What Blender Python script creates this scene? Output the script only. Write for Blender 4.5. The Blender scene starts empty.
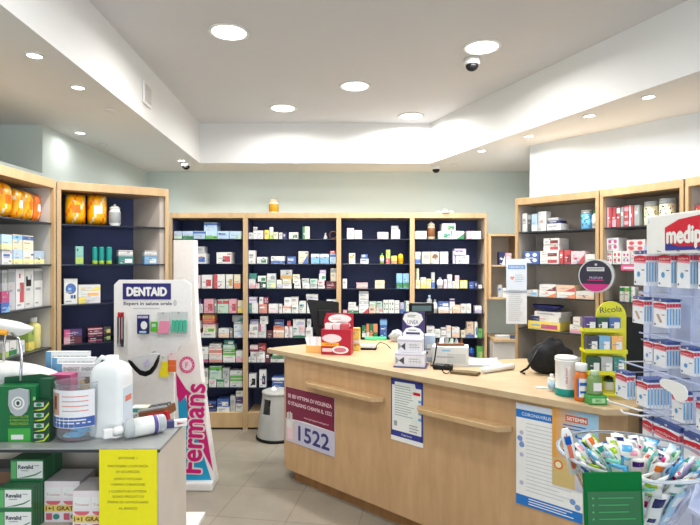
import bpy, bmesh, math, random
from mathutils import Matrix, Vector
random.seed(7)
PI = math.pi
COL = bpy.context.scene.collection
H = 1.6            # eye height
F = 526.0          # focal length in pixels of a 700 px wide frame

# ------------------------------------------------------------------ colours
def lin(c):
    return tuple((x/12.92 if x <= .04045 else ((x+.055)/1.055)**2.4) for x in c)
def rgb(r, g, b): return lin((r/255, g/255, b/255))
C = {
 'white': rgb(236,236,232), 'off-white': rgb(222,222,214), 'grey': rgb(158,162,162), 'pale grey': rgb(196,200,200), 'dark grey': rgb(70,72,76),
 'black': rgb(16,16,18), 'red': rgb(196,28,44), 'dark red': rgb(130,20,36), 'maroon': rgb(110,28,52), 'pink': rgb(232,160,176),
 'pale pink': rgb(238,208,212), 'magenta': rgb(196,36,120), 'salmon': rgb(226,132,112), 'orange': rgb(236,120,36), 'peach': rgb(238,196,160),
 'amber': rgb(250,176,44), 'yellow': rgb(244,216,40), 'pale yellow': rgb(240,232,150), 'cream': rgb(236,226,190), 'mustard': rgb(200,150,30),
 'lime': rgb(170,205,60), 'bright green': rgb(90,180,50), 'green': rgb(20,130,70), 'dark green': rgb(12,80,50), 'pale green': rgb(190,220,196),
 'mint': rgb(130,205,190), 'teal': rgb(16,140,130), 'sky blue': rgb(110,180,225), 'pale blue': rgb(178,208,232), 'blue': rgb(36,92,176),
 'navy': rgb(26,34,96), 'lilac': rgb(190,180,214), 'purple': rgb(76,44,120), 'brown': rgb(120,76,44), 'beige': rgb(214,196,166),
 'silver': rgb(180,184,188), 'ink': rgb(60,62,80),
}
# ------------------------------------------------------------------ materials
MATS = {}
def mat(name, build):
    if name not in MATS:
        m = bpy.data.materials.new(name); m.use_nodes = True
        nt = m.node_tree; b = nt.nodes['Principled BSDF']
        build(m, nt, b); MATS[name] = m
    return MATS[name]
def noise(nt, scale, stretch=(1,1,1), detail=4, rough=.5, coord='Object'):
    tc = nt.nodes.new('ShaderNodeTexCoord'); mp = nt.nodes.new('ShaderNodeMapping'); n = nt.nodes.new('ShaderNodeTexNoise')
    mp.inputs['Scale'].default_value = stretch; n.inputs['Scale'].default_value = scale
    n.inputs['Detail'].default_value = detail; n.inputs['Roughness'].default_value = rough
    nt.links.new(tc.outputs[coord], mp.inputs[0]); nt.links.new(mp.outputs[0], n.inputs['Vector'])
    return n
def ramp(nt, src, stops):
    r = nt.nodes.new('ShaderNodeValToRGB'); e = r.color_ramp.elements
    while len(e) < len(stops): e.new(.5)
    for i, (p, c) in enumerate(stops): e[i].position = p; e[i].color = (*c, 1)
    nt.links.new(src, r.inputs[0]); return r
def plain(name, col, rough=.5, metal=0, vary=.06, scale=6, spec=.5, bump=0, trans=0, ior=1.45, alpha=1):
    def f(m, nt, b):
        c = C[col] if isinstance(col, str) else col
        n = noise(nt, scale)
        r = ramp(nt, n.outputs[0], [(.3, tuple(x*(1-vary) for x in c)), (.7, tuple(min(1, x*(1+vary)) for x in c))])
        nt.links.new(r.outputs[0], b.inputs['Base Color'])
        b.inputs['Roughness'].default_value = rough; b.inputs['Metallic'].default_value = metal
        b.inputs['Specular IOR Level'].default_value = spec; b.inputs['Transmission Weight'].default_value = trans
        b.inputs['IOR'].default_value = ior; b.inputs['Alpha'].default_value = alpha
        if bump:
            bp = nt.nodes.new('ShaderNodeBump'); bp.inputs['Strength'].default_value = bump; bp.inputs['Distance'].default_value = .01
            n2 = noise(nt, scale*12); nt.links.new(n2.outputs[0], bp.inputs['Height']); nt.links.new(bp.outputs[0], b.inputs['Normal'])
    return mat(name, f)
def printed(name, rough, coat=0):
    def f(m, nt, b):
        a = nt.nodes.new('ShaderNodeAttribute'); a.attribute_name = 'Col'
        n = noise(nt, 40); mx = nt.nodes.new('ShaderNodeMix'); mx.data_type = 'RGBA'; mx.blend_type = 'MULTIPLY'
        mx.inputs[0].default_value = .12
        nt.links.new(a.outputs['Color'], mx.inputs[6]); nt.links.new(n.outputs[0], mx.inputs[7])
        hs = nt.nodes.new('ShaderNodeHueSaturation'); hs.inputs['Saturation'].default_value = {'printed_card':.86, 'shiny_plastic_film':1.1}.get(name, 1.02)
        nt.links.new(mx.outputs[2], hs.inputs['Color']); nt.links.new(hs.outputs[0], b.inputs['Base Color'])
        b.inputs['Roughness'].default_value = rough; b.inputs['Coat Weight'].default_value = coat
    return mat(name, f)
CARD = printed('printed_card', .45)
GLOSS = printed('glossy_print', .38, 0)
FILM = printed('shiny_plastic_film', .25, .2)
MATTE = printed('matte_print', .8)
def wood(name, c1, c2, stretch=(1.5,1.5,.25), rough=.4):
    def f(m, nt, b):
        n = noise(nt, 14, stretch, 6, .6); n2 = noise(nt, 2.2, stretch, 2)
        r = ramp(nt, n.outputs[0], [(.3, c1), (.7, c2)])
        mx = nt.nodes.new('ShaderNodeMix'); mx.data_type = 'RGBA'; mx.blend_type = 'MULTIPLY'; mx.inputs[0].default_value = .35
        r2 = ramp(nt, n2.outputs[0], [(.35, (.7,.68,.64)), (.65, (1,1,1))])
        nt.links.new(r.outputs[0], mx.inputs[6]); nt.links.new(r2.outputs[0], mx.inputs[7])
        nt.links.new(mx.outputs[2], b.inputs['Base Color']); b.inputs['Roughness'].default_value = rough
    return mat(name, f)
WOOD = wood('light_maple', rgb(188,156,114), rgb(203,172,129))
WOODTOP = wood('maple_worktop', rgb(188,163,128), rgb(202,177,142), (.6,1.2,1), .32)
WOODFRONT = wood('maple_front', rgb(190,152,110), rgb(204,167,125), (1.5,1.5,.3), .42)
WOODPLINTH = wood('maple_plinth', rgb(150,106,64), rgb(170,124,78))
NAVY = plain('navy_laminate', rgb(70,77,116), .6, spec=.3)
GREIGE = plain('grey_laminate', rgb(190,179,168), .5)
CREAMLAM = plain('pale_grey_laminate', rgb(196,190,182), .5)
SHELFG = plain('dark_glass_shelf', rgb(30,36,52), .15)
EDGE = plain('dark_shelf_edge', rgb(50,54,58), .35)
WHITEPL = plain('white_plastic', rgb(232,232,230), .3)
CREAMPL = plain('cream_board', rgb(206,196,184), .5)
BLACKPL = plain('black_plastic', rgb(15,15,17), .45, spec=.3)
GREYPL = plain('grey_plastic', rgb(176,176,172), .5)
STEEL = plain('steel', rgb(190,192,196), .25, 1)
ACRYL = plain('clear_acrylic', (.95,.97,.99), .05, 0, 0, trans=1, ior=1.04)
LAV = plain('lavender_panel', rgb(196,206,232), .45)
FROST = plain('frosted_plastic', rgb(244,246,246), .4, trans=.12)
PAINTW = plain('white_paint', rgb(230,230,228), .8, vary=.015, scale=2, bump=.03)
PAINTC = plain('ceiling_paint', rgb(212,212,213), .85, vary=.015, scale=2)
PAINTG = plain('sage_wall_paint', rgb(208,219,214), .8, vary=.02, scale=2, bump=.03)
PAINTB = plain('cool_white_paint', rgb(226,234,240), .8, vary=.015, scale=2)
def emit(name, col, s):
    def f(m, nt, b):
        b.inputs['Base Color'].default_value = (*col, 1); b.inputs['Emission Color'].default_value = (*col, 1); b.inputs['Emission Strength'].default_value = s
    return mat(name, f)
def floor_mat():
    def f(m, nt, b):
        tc = nt.nodes.new('ShaderNodeTexCoord'); mp = nt.nodes.new('ShaderNodeMapping'); mp.inputs['Rotation'].default_value = (0,0,math.radians(9))
        br = nt.nodes.new('ShaderNodeTexBrick'); br.offset = 0; br.squash = 1
        br.inputs['Scale'].default_value = 1; br.inputs['Brick Width'].default_value = .45; br.inputs['Row Height'].default_value = .45
        br.inputs['Mortar Size'].default_value = .004; br.inputs['Mortar Smooth'].default_value = .3
        br.inputs['Color1'].default_value = (*rgb(150,142,128),1); br.inputs['Color2'].default_value = (*rgb(158,150,136),1); br.inputs['Mortar'].default_value = (*rgb(128,120,108),1)
        nt.links.new(tc.outputs['Object'], mp.inputs[0]); nt.links.new(mp.outputs[0], br.inputs['Vector'])
        n = noise(nt, 5, (1,1,1), 8, .65); r = ramp(nt, n.outputs[0], [(.3,(.8,.79,.77)),(.7,(1,1,1))])
        mx = nt.nodes.new('ShaderNodeMix'); mx.data_type = 'RGBA'; mx.blend_type = 'MULTIPLY'; mx.inputs[0].default_value = .8
        nt.links.new(br.outputs[0], mx.inputs[6]); nt.links.new(r.outputs[0], mx.inputs[7]); nt.links.new(mx.outputs[2], b.inputs['Base Color'])
        b.inputs['Roughness'].default_value = .28; b.inputs['Specular IOR Level'].default_value = .5
    return mat('stone_tile', f)
FLOOR = floor_mat()

# ------------------------------------------------------------------ geometry
def col(c): return C[c] if isinstance(c, str) else c
TEXTS = {}
def text_geo(s):
    if s not in TEXTS:
        cu = bpy.data.curves.new('t', 'FONT'); cu.body = s; cu.resolution_u = 3
        o = bpy.data.objects.new('t', cu); COL.objects.link(o)
        dg = bpy.context.evaluated_depsgraph_get(); me = o.evaluated_get(dg).to_mesh()
        vs = [v.co.copy() for v in me.vertices]; fs = [tuple(p.vertices) for p in me.polygons]
        o.evaluated_get(dg).to_mesh_clear(); bpy.data.objects.remove(o); bpy.data.curves.remove(cu)
        xs = [v.x for v in vs] or [0]; ys = [v.y for v in vs] or [0]
        TEXTS[s] = (vs, fs, min(xs), max(xs), min(ys), max(ys))
    return TEXTS[s]
class G:
    """collects shapes (each with its own print colour) for ONE mesh"""
    def __init__(s):
        s.bm = bmesh.new(); s.cl = s.bm.loops.layers.float_color.new('Col'); s.M = Matrix()
    def face(s, pts, c, smooth=False):
        vs = [s.bm.verts.new(s.M @ Vector(p)) for p in pts]
        f = s.bm.faces.new(vs); f.smooth = smooth
        for l in f.loops: l[s.cl] = (*col(c), 1)
        return f
    def faces(s, verts, faces, c, smooth=False):
        vs = [s.bm.verts.new(s.M @ Vector(p)) for p in verts]
        for fi in faces:
            try: f = s.bm.faces.new([vs[i] for i in fi])
            except ValueError: continue
            f.smooth = smooth
            cc = c(fi) if callable(c) else c
            for l in f.loops: l[s.cl] = (*col(cc), 1)
        return vs
    def box(s, x0, x1, y0, y1, z0, z1, c='white', bevel=0):
        v = [(x0,y0,z0),(x1,y0,z0),(x1,y1,z0),(x0,y1,z0),(x0,y0,z1),(x1,y0,z1),(x1,y1,z1),(x0,y1,z1)]
        vs = s.faces(v, [(0,3,2,1),(4,5,6,7),(0,1,5,4),(1,2,6,5),(2,3,7,6),(3,0,4,7)], c)
        if bevel:
            es = list({e for q in vs for e in q.link_edges})
            r = bmesh.ops.bevel(s.bm, geom=es, offset=bevel, segments=2, affect='EDGES', profile=.5)
            for f in r['faces']:
                for l in f.loops: l[s.cl] = (*col(c), 1)
        return s
    def prism(s, poly, z0, z1, c='white', bevel=0):
        n = len(poly); v = [(x,y,z0) for x,y in poly]+[(x,y,z1) for x,y in poly]
        fs = [tuple(reversed(range(n))), tuple(range(n,2*n))]+[(i,(i+1)%n,n+(i+1)%n,n+i) for i in range(n)]
        vs = s.faces(v, fs, c)
        if bevel:
            es = [e for e in {e for q in vs for e in q.link_edges} if abs(e.verts[0].co.z-e.verts[1].co.z) < 1e-6]
            r = bmesh.ops.bevel(s.bm, geom=es, offset=bevel, segments=3, affect='EDGES', profile=.5)
            for f in r['faces']:
                for l in f.loops: l[s.cl] = (*col(c), 1)
        return s
    def slab(s, poly, y0, y1, c='white'):      # outline in x,z given thickness in y
        n = len(poly); v = [(x,y0,z) for x,z in poly]+[(x,y1,z) for x,z in poly]
        s.faces(v, [tuple(range(n)), tuple(reversed(range(n,2*n)))]+[(i,n+i,n+(i+1)%n,(i+1)%n) for i in range(n)], c); return s
    def lathe(s, prof, c='white', n=20, cx=0, cy=0, sx=1, sy=1, smooth=True, caps=True):
        v = []; fs = []; m = len(prof)
        for r, z in prof:
            for k in range(n):
                a = 2*PI*k/n; v.append((cx+r*sx*math.cos(a), cy+r*sy*math.sin(a), z))
        for i in range(m-1):
            for k in range(n): fs.append((i*n+k, i*n+(k+1)%n, (i+1)*n+(k+1)%n, (i+1)*n+k))
        if caps: fs.append(tuple(reversed(range(n)))); fs.append(tuple(range((m-1)*n, m*n)))
        def cf(fi):
            if not isinstance(c, list): return c
            z = sum(v[i][2] for i in fi)/len(fi)
            for zt, cc in c:
                if z <= zt: return cc
            return c[-1][1]
        s.faces(v, fs, cf, smooth); return s
    def tube(s, pts, r, c='white', n=6):
        pts = [Vector(p) for p in pts]; v = []; fs = []
        for i, p in enumerate(pts):
            d = (pts[min(i+1,len(pts)-1)]-pts[max(i-1,0)]).normalized()
            a = d.orthogonal().normalized()
            if i: 
                a = (pa - d*pa.dot(d)); a = a.normalized() if a.length > 1e-6 else d.orthogonal().normalized()
            pa = a; b = d.cross(a)
            for k in range(n): t = 2*PI*k/n; v.append(p+a*r*math.cos(t)+b*r*math.sin(t))
        for i in range(len(pts)-1):
            for k in range(n): fs.append((i*n+k, i*n+(k+1)%n, (i+1)*n+(k+1)%n, (i+1)*n+k))
        fs.append(tuple(reversed(range(n)))); fs.append(tuple(range((len(pts)-1)*n, len(pts)*n)))
        s.faces(v, fs, c, True); return s
    def disc(s, x, z, rx, rz, y, c, n=20, a0=0, a1=2*PI, inner=0):
        if inner:
            for k in range(n):
                a = a0+(a1-a0)*k/n; b = a0+(a1-a0)*(k+1)/n
                s.face([(x+rx*math.cos(a),y,z+rz*math.sin(a)),(x+rx*inner*math.cos(a),y,z+rz*inner*math.sin(a)),(x+rx*inner*math.cos(b),y,z+rz*inner*math.sin(b)),(x+rx*math.cos(b),y,z+rz*math.sin(b))], c)
        else:
            s.face([(x+rx*math.cos(a0+(a1-a0)*k/n), y, z+rz*math.sin(a0+(a1-a0)*k/n)) for k in range(n+(0 if a1-a0 > 6.2 else 1))], c)
        return s
    def rect(s, x0, x1, z0, z1, y, c):          # a printed patch on a face that looks towards -y
        s.face([(x0,y,z0),(x1,y,z0),(x1,y,z1),(x0,y,z1)], c); return s
    def text(s, t, x, z, h, y, c='ink', w=None, center=True, rot=0, bold=0):
        if bold:
            for i, (ox, oz) in enumerate(((1,0),(-1,0),(0,1),(0,-1))): s.text(t, x+ox*h*bold, z+oz*h*bold, h, y-.00005*(i+1), c, w, center, rot)
        vs, fs, a, b, lo, hi = text_geo(t)
        k = h/.72; kx = (w/(b-a)) if w else k
        ca, sa = math.cos(rot), math.sin(rot); out = []
        for q in vs:
            px = (q.x-((a+b)/2 if center else a))*kx; pz = (q.y-(.36 if center else 0))*k
            out.append((x+px*ca-pz*sa, y, z+px*sa+pz*ca))
        s.faces(out, fs, c); return s
    def lines(s, x0, x1, z0, z1, n, y, c='grey', fill=.35):
        for i in range(n):
            zc = z1-(i+.5)*(z1-z0)/n; hh = (z1-z0)/n*fill/2
            s.rect(x0, x0+(x1-x0)*random.uniform(.65,1), zc-hh, zc+hh, y, c)
        return s
    def build(s, name, m, parent=None, recalc=True):
        if recalc: bmesh.ops.recalc_face_normals(s.bm, faces=[f for f in s.bm.faces if len(f.verts) > 0 and any(len(e.link_faces) > 1 for e in f.edges)])
        me = bpy.data.meshes.new(name); s.bm.to_mesh(me); s.bm.free()
        me.materials.append(m); o = bpy.data.objects.new(name, me); COL.objects.link(o)
        if parent: o.parent = parent
        return o
def tag(o, label=None, cat=None, group=None, kind=None):
    if label:
        assert 4 <= len(label.split()) <= 16, label
        o['label'] = label
    if cat: o['category'] = cat
    if group: o['group'] = group
    if kind: o['kind'] = kind
    return o
def thing(name, label, cat, loc=(0,0,0), rz=0, group=None, tilt=None):
    o = bpy.data.objects.new(name, None); COL.objects.link(o); o.empty_display_size = .05
    o.location = loc; o.rotation_euler = (tilt[0] if tilt else 0, tilt[1] if tilt else 0, rz)
    return tag(o, label, cat, group)
def place(o, loc, rz=0, rx=0, ry=0):
    o.location = loc; o.rotation_euler = (rx, ry, rz); return o
def struct(name, g, m):
    o = g.build(name, m); o['kind'] = 'structure'; return o
def at(px, py, Y): return Vector(((px-350)/F*Y, Y, H-(py-262)/F*Y))
def onz(px, py, z):                      # where the sight line meets a level surface
    Y = (H-z)*F/(py-262); return Vector(((px-350)/F*Y, Y, z))

# ------------------------------------------------------------------ packages
LAYWORD = {'band':'top band', 'foot':'lower band', 'side':'side stripe', 'patch':'patch', 'oval':'oval', 'diag':'slanted corner', 'plain':'print', 'dots':'dots', 'two':'twin bands'}
def front_print(g, w, h, y, base, acc, lay):
    a, b, e = -w/2, w/2, .0006
    y -= e; r = random.uniform
    if lay == 'band': g.rect(a, b, h*.68, h*.93, y, acc)
    elif lay == 'foot': g.rect(a, b, h*.03, h*.38, y, acc)
    elif lay == 'side': g.rect(a, a+w*.34, 0, h, y, acc)
    elif lay == 'patch': g.rect(a+w*.42, b-w*.08, h*.16, h*.66, y, acc)
    elif lay == 'oval': g.disc(0, h*.6, w*.4, h*.22, y, acc, 12)
    elif lay == 'diag': g.face([(b-w*.6,y,0),(b,y,0),(b,y,h*.75)], acc)
    elif lay == 'two': g.rect(a, b, h*.74, h*.92, y, acc); g.rect(a, b, h*.1, h*.26, y, acc)
    elif lay == 'dots':
        for i in range(2):
            for j in range(2): g.disc(a+w*(.27+.46*i), h*(.3+.42*j), w*.15, min(h*.16, w*.2), y, acc, 8)
    else: g.rect(a+w*.1, b-w*.3, h*.55, h*.72, y, acc)
    ink = 'white' if base in ('black','navy','maroon','dark red','dark green','purple','blue','red','green') else 'grey'
    g.rect(a+w*.12, a+w*r(.55,.8), h*.44, h*.5, y-e/2, ink)
    if w > .05: g.rect(a+w*.12, a+w*r(.4,.6), h*.08, h*.12, y-e/2, ink)
    for _ in range(random.choice((1,2,2,3))):                # small printed marks
        x0 = a+w*r(.05,.75); z0 = h*r(.1,.8); g.rect(x0, min(b, x0+w*r(.08,.25)), z0, min(h, z0+h*r(.06,.16)), y-e*.7, random.choice((acc, acc, 'grey', 'sky blue', 'salmon', 'pale green', 'ink')))
def carton(w, d, h, style, name='medicine_box', m=None):
    base, acc, lay = style
    k_ = random.uniform(.84,1.0); bb = tuple(min(1,x*k_*random.uniform(.97,1.02)) for x in col(base))
    g = G(); g.box(-w/2, w/2, 0, d, 0, h, bb)
    front_print(g, w, h, 0, base, acc, lay)
    if lay in ('band','foot','two'):       # the band runs round the sides
        for x in (-w/2-.0006, w/2+.0006):
            z0, z1 = (h*.68, h*.93) if lay == 'band' else ((h*.03, h*.38) if lay == 'foot' else (h*.74, h*.92))
            g.face([(x,0,z0),(x,d,z0),(x,d,z1),(x,0,z1)], acc)
    return g.build(name, m or CARD)
def pouch(w, d, h, style, name='bagged_pack'):
    base, acc, lay = style
    nu, nv = 10, 8; g = G()
    for sgn in (-1, 1):
        v = []; fs = []
        for j in range(nv+1):
            for i in range(nu+1):
                a, b = i/nu*2-1, j/nv*2-1
                bulge = (1-abs(a)**3)*(1-abs(b)**4)
                jit = random.uniform(-.05,.05)*bulge
                v.append((a*w/2*(1-.05*b*b), d/2+sgn*d/2*(bulge**.5+jit), h/2+b*h/2*(1-.04*a*a)))
        for j in range(nv):
            for i in range(nu):
                q = j*(nu+1)+i; fs.append((q,q+1,q+nu+2,q+nu+1))
        def cf(fi):
            i, j = fi[0] % (nu+1), fi[0]//(nu+1)
            if lay == 'patch' and 3 <= i <= 6 and 3 <= j <= 4: return acc
            return base if (i*7+j*13+int(w*1000)) % 5 else ('cream' if (i+j) % 2 else 'orange')
        g.faces(v, fs, cf, True)
    bmesh.ops.remove_doubles(g.bm, verts=g.bm.verts, dist=.0005)
    return g.build(name, FILM)
def bottle_g(w, h, body, cap, lab=None, shoulder=.72, n=14):
    g = G(); r = w/2
    g.lathe([(r*.92,0),(r,h*.02),(r,h*shoulder),(r*.8,h*(shoulder+.06)),(r*.42,h*(shoulder+.1)),(r*.42,h*(shoulder+.14))], body, n, 0, r)
    if lab: 
        g.lathe([(r*1.01,h*.15),(r*1.012,h*.15),(r*1.012,h*.6),(r*1.01,h*.6)], lab, n, 0, r)
    return g, (lambda p: G().lathe([(r*.5,h*(shoulder+.13)),(r*.52,h*(shoulder+.14)),(r*.52,h*.985),(r*.46,h)], cap, n, 0, r).build('cap', GLOSS, p))
def jar_thing(name, w, h, body, lid, label, group=None, band=None):
    t = thing(name, label, 'jar', group=group); r = w/2
    g = G().lathe([(r*.78,0),(r*.82,h*.02),(r*.8,h*.06),(r,h*.14),(r,h*.62),(r*.82,h*.72),(r*.8,h*.76)], [(h*.3, body),(h*.52, band or body),(h, body)], 20, 0, r)
    g.build('jar_body', GLOSS, t)
    G().lathe([(r*.86,h*.76),(r*.9,h*.78),(r*.88,h*.83),(r*.5,h*.9),(r*.16,h*.93),(r*.18,h*.97),(r*.02,h)], lid, 20, 0, r).build('lid', GLOSS, t)
    return t
# ================================================================== the room
CEIL, SOF = 2.90, 2.53
struct('floor', G().prism([(-3,-2.6),(4,-2.6),(4,5.5),(-3,5.5)], -.05, 0), FLOOR)
struct('ceiling', G().prism([(-3,-2.6),(4,-2.6),(4,5.5),(-3,5.5)], CEIL, CEIL+.05), PAINTC)
struct('wall_back', G().box(-3, 4, 5.376, 5.45, 0, CEIL), PAINTG)
struct('wall_left', G().prism([(-2.62,-2.6),(-2.55,-2.6),(-2.55,3.54),(-2.07,3.54),(-2.07,5.376),(-2.62,5.376)], 0, CEIL), PAINTG)
wd = Vector((.725,-.94)).normalized()
p1 = Vector((1.43,4.18)); p2 = p1+wd*3.2
struct('wall_right', G().prism([(p1.x,p1.y),(1.90,5.376),(3.9,5.376),(3.9,-2.6),(3.75,-2.6),(3.75,p2.y),(p2.x,p2.y)], 0, CEIL), PAINTB)
# dropped soffits round the raised middle
LY = 4.9
lx = lambda y: -1.40+(LY-y)*.0475
rx = lambda y: .745+(LY-y)*.404
struct('trim_1', G().prism([(-2.6,-2.6),(lx(-2.6),-2.6),(lx(LY),LY),(-2.6,LY)], SOF, CEIL), PAINTW)
struct('trim_2', G().prism([(-2.6,LY),(3.8,LY),(3.8,5.376),(-2.6,5.376)], SOF, CEIL), PAINTW)
struct('trim_3', G().prism([(rx(LY),LY),(rx(-2.6),-2.6),(3.95,-2.6),(3.95,LY)], SOF, CEIL), PAINTW)
struct('trim_4', G().box(-2.10, -2.06, .6, 3.54, 0, 2.2), PAINTG)       # low partition behind the left-hand shelves

# ------------------------------------------------------------------ shelving
SZ = [1.83, 1.592, 1.354, 1.116, .88, .642, .402, .163]
def shelving(label, P, deg, width, depth, lining, back, shelfmat, group, zs=SZ, T=2.08, edge=.0215, topband=.05, shade=None):
    th = math.radians(deg); t = thing('shelving_unit', label, 'shelving', (P[0],P[1],0), th, group)
    for s in (0, 1):
        x0, x1 = (0, edge) if s == 0 else (width-edge, width)
        sp = G().box(x0, x1, .022, depth, 0, T-topband).build('side_panel', lining, t)
        G().box(x0, x1, 0, .022, 0, T-topband).build('edge_strip', WOOD, sp)
    G().box(0, width, 0, depth, T-topband, T, bevel=.002).build('top_panel', WOOD, t)
    G().box(edge, width-edge, depth-.012, depth, .12, T-topband).build('back_panel', back, t)
    for z in zs:
        if z > .2: G().box(edge+.001, width-edge-.001, .012, depth-.013, z-.009, z, bevel=.001).build('shelf', shelfmat, t)
    G().box(edge+.001, width-edge-.001, .004, depth-.013, .02, .163, bevel=.002).build('plinth', WOOD, t)
    return dict(P=Vector(P), th=th, w=width, d=depth, zs=zs, obj=t)
def bx(px, Y=5.04): return (px-350)/F*Y
xs = [bx(169.5), bx(245.3), bx(338.8), bx(412.3), bx(487)]
BACK = []
nm = ['navy-backed maple shelving bay on the back wall behind the white totem',
      'widest navy-backed maple shelving bay, behind the grey step stool',
      'navy-backed maple shelving bay behind the red and white counter box',
      'navy-backed maple shelving bay at the right end of the back wall']
for i in range(4):
    BACK.append(shelving(nm[i], (xs[i]+.0006,5.04), 0, xs[i+1]-xs[i]-.0012, .325, NAVY if i < 3 else GREIGE, NAVY, SHELFG, 'navy-backed shelving bays on the back wall'))
UA = shelving('maple shelving unit against the left wall holding orange bagged packs', (-1.705,1.95), 90, 1.10, .33, CREAMLAM, CREAMLAM, EDGE, 'left wall shelving')
UB = shelving('navy-backed maple shelving unit set at an angle in the left corner', (-1.713,3.075), 32.5, .635, .30, GREIGE, NAVY, SHELFG, 'left wall shelving')
G().prism([(.585,.03),(.612,.03),(.612,.285),(.47,.285)], .17, 2.03).build('inner_panel', GREIGE, UB['obj'])
UC = shelving('grey-backed maple shelving unit behind the black bag, nearest the back wall', (1.235,3.935), -50, .622, .27, GREIGE, GREIGE, EDGE, 'right wall shelving')
UD = shelving('grey-backed maple shelving unit behind the header of the plaster display', (1.64,3.452), -60.5, .525, .27, GREIGE, GREIGE, EDGE, 'right wall shelving')
UE = shelving('grey-backed maple shelving unit cut off by the right edge of the picture', (1.902,2.985), -76, .9, .30, GREIGE, GREIGE, EDGE, 'right wall shelving')
# small open cabinet and desk in the back right corner
t = thing('wall_cabinet', 'small open maple wall cabinet in the back right corner', 'cabinet', (1.315,4.98,1.255))
for x0, x1 in ((0,.022),(.30,.322)): G().box(x0, x1, 0, .385, 0, .62, bevel=.001).build('side_panel', WOOD, t)
G().box(.022,.30,.0,.385,.60,.62).build('top_panel', WOOD, t)
G().box(.022,.30,.0,.385,0,.02).build('bottom_panel', WOOD, t)
G().box(.022,.30,.01,.385,.31,.325).build('shelf', WOOD, t)
G().box(.022,.30,.37,.385,.02,.60).build('back_panel', CREAMLAM, t)
WC = dict(P=Vector((1.315,4.98)), th=0, w=.32, d=.385, zs=[1.58,1.275], obj=t)
t = thing('side_desk', 'low desk with a maple top under the small wall cabinet', 'desk', (1.345,4.92,0))
G().box(0,.36,0,.44,.86,.885,bevel=.002).build('desktop', WOOD, t)
G().box(.0,.34,.03,.42,.06,.86).build('front_panel', CREAMLAM, t)
G().box(.01,.33,.06,.40,0,.06).build('base', EDGE, t)

# ------------------------------------------------------------------ ceiling lights, cameras, vent
GL = emit('lamp_glow', (1,.97,.92), 9); GS = emit('spot_glow', (1,.98,.95), 12)
def downlight(px, py, z, r, label, power, glow, on=True, spot=120):
    p = onz(px, py, z) if py < 262 else None
    t = thing('ceiling_light', label, 'ceiling light', (p.x,p.y,z), 0, 'recessed ceiling lights')
    G().lathe([(r*1.18,-.001),(r*1.16,-.006),(r*1.0,-.008),(r*.98,-.002)], 'white', 32).build('rim', WHITEPL, t)
    G().lathe([(r*.97,-.001),(r*.97,-.0045),(r*.5,-.005),(.001,-.005)], 'white', 32).build('diffuser', glow if on else WHITEPL, t)
    if on:
        L = bpy.data.lights.new('ceiling_lamp', 'AREA'); L.shape = 'DISK'; L.size = r*1.9; L.energy = power; L.color = (1,.985,.965); L.spread = math.radians(spot)
        o = bpy.data.objects.new('ceiling_lamp', L); COL.objects.link(o); o.location = (p.x,p.y,z-.014)
    return p
big = [(229,31,'large round ceiling light nearest the left, above the left aisle'),(283,107,'round ceiling light over the back aisle, left of the others far away'),
       (355,85,'round ceiling light in the middle of the raised ceiling'),(482,46,'large round ceiling light beside the dome camera on the raised ceiling'),
       (411,115,'round ceiling light close to the bright fascia corner')]
for px, py, l in big: downlight(px, py, CEIL, .098, l, 15 if px != 411 else 34, GL, True, 165)
for x, y in ((-.35,1.2),(.9,1.5),(.3,.1),(1.6,.4)):
    pass
sm = [(34.5,54,'small lit spotlight nearest on the left soffit'),(78,86,'small lit spotlight second along the left soffit'),(80,131.5,'small lit spotlight on the left soffit above the angled shelving'),
      (181.6,159.4,'small lit spotlight on the left soffit beside the back dome camera'),(481.6,149.6,'small lit spotlight on the right soffit nearest the back wall'),
      (529,135,'small lit spotlight on the right soffit above the white wall corner'),(589.3,114.4,'small lit spotlight on the right soffit, second from the right'),
      (648.4,95.6,'small lit spotlight on the right soffit, the nearest one')]
for px, py, l in sm: downlight(px, py, SOF, .032, l, {80:1.2, 481.6:13}.get(px, 5), GS, True, 165)
off = [(110,109,'unlit slim fitting on the left soffit between two lit spotlights'),(103,143.5,'unlit slim fitting on the left soffit behind the lit spotlights'),
       (203,164,'dim spotlight at the left end of the back soffit'),(296,163.5,'dim spotlight in the back soffit above the wide shelving bay'),
       (383,163.5,'dim spotlight in the back soffit left of the back camera'),(454,164,'dim spotlight in the back soffit right of the back camera')]
for px, py, l in off: downlight(px, py, SOF, .03, l, 0, GS, False)
def dome(px, py, z, r, label):
    p = onz(px, py, z)
    t = thing('dome_camera', label, 'security camera', (p.x,p.y,z), 0, 'dome security cameras')
    G().lathe([(r,-.001),(r*1.02,-r*.5),(r*.96,-r*.72),(r*.8,-r*.78)], 'white', 28).build('housing', WHITEPL, t)
    G().lathe([(r*.78,-r*.77),(r*.74,-r*1.05),(r*.55,-r*1.32),(r*.28,-r*1.47),(.002,-r*1.52)], 'black', 24).build('camera_dome', BLACKPL, t)
dome(472,58,CEIL,.052,'white dome camera with black lens below the big right ceiling light')
dome(186,161.5,SOF,.045,'small dome camera on the left soffit near the white totem')
dome(436,165,SOF,.045,'small black dome camera hanging from the back soffit near the corner')
# speaker plate on the left fascia
yv = 3.43
vt = thing('wall_vent', 'square white grille plate on the left ceiling fascia', 'vent', (lx(yv)+.001, yv, 2.70), math.radians(90+2.7))
G().box(-.075,.075,-.012,.0,-.075,.075,bevel=.003).build('frame', PAINTW, vt)
g = G()
for i in range(7): g.box(-.055,.055,-.016,-.0125,-.055+i*.016,-.047+i*.016)
g.build('grille', CREAMLAM, vt)
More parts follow.
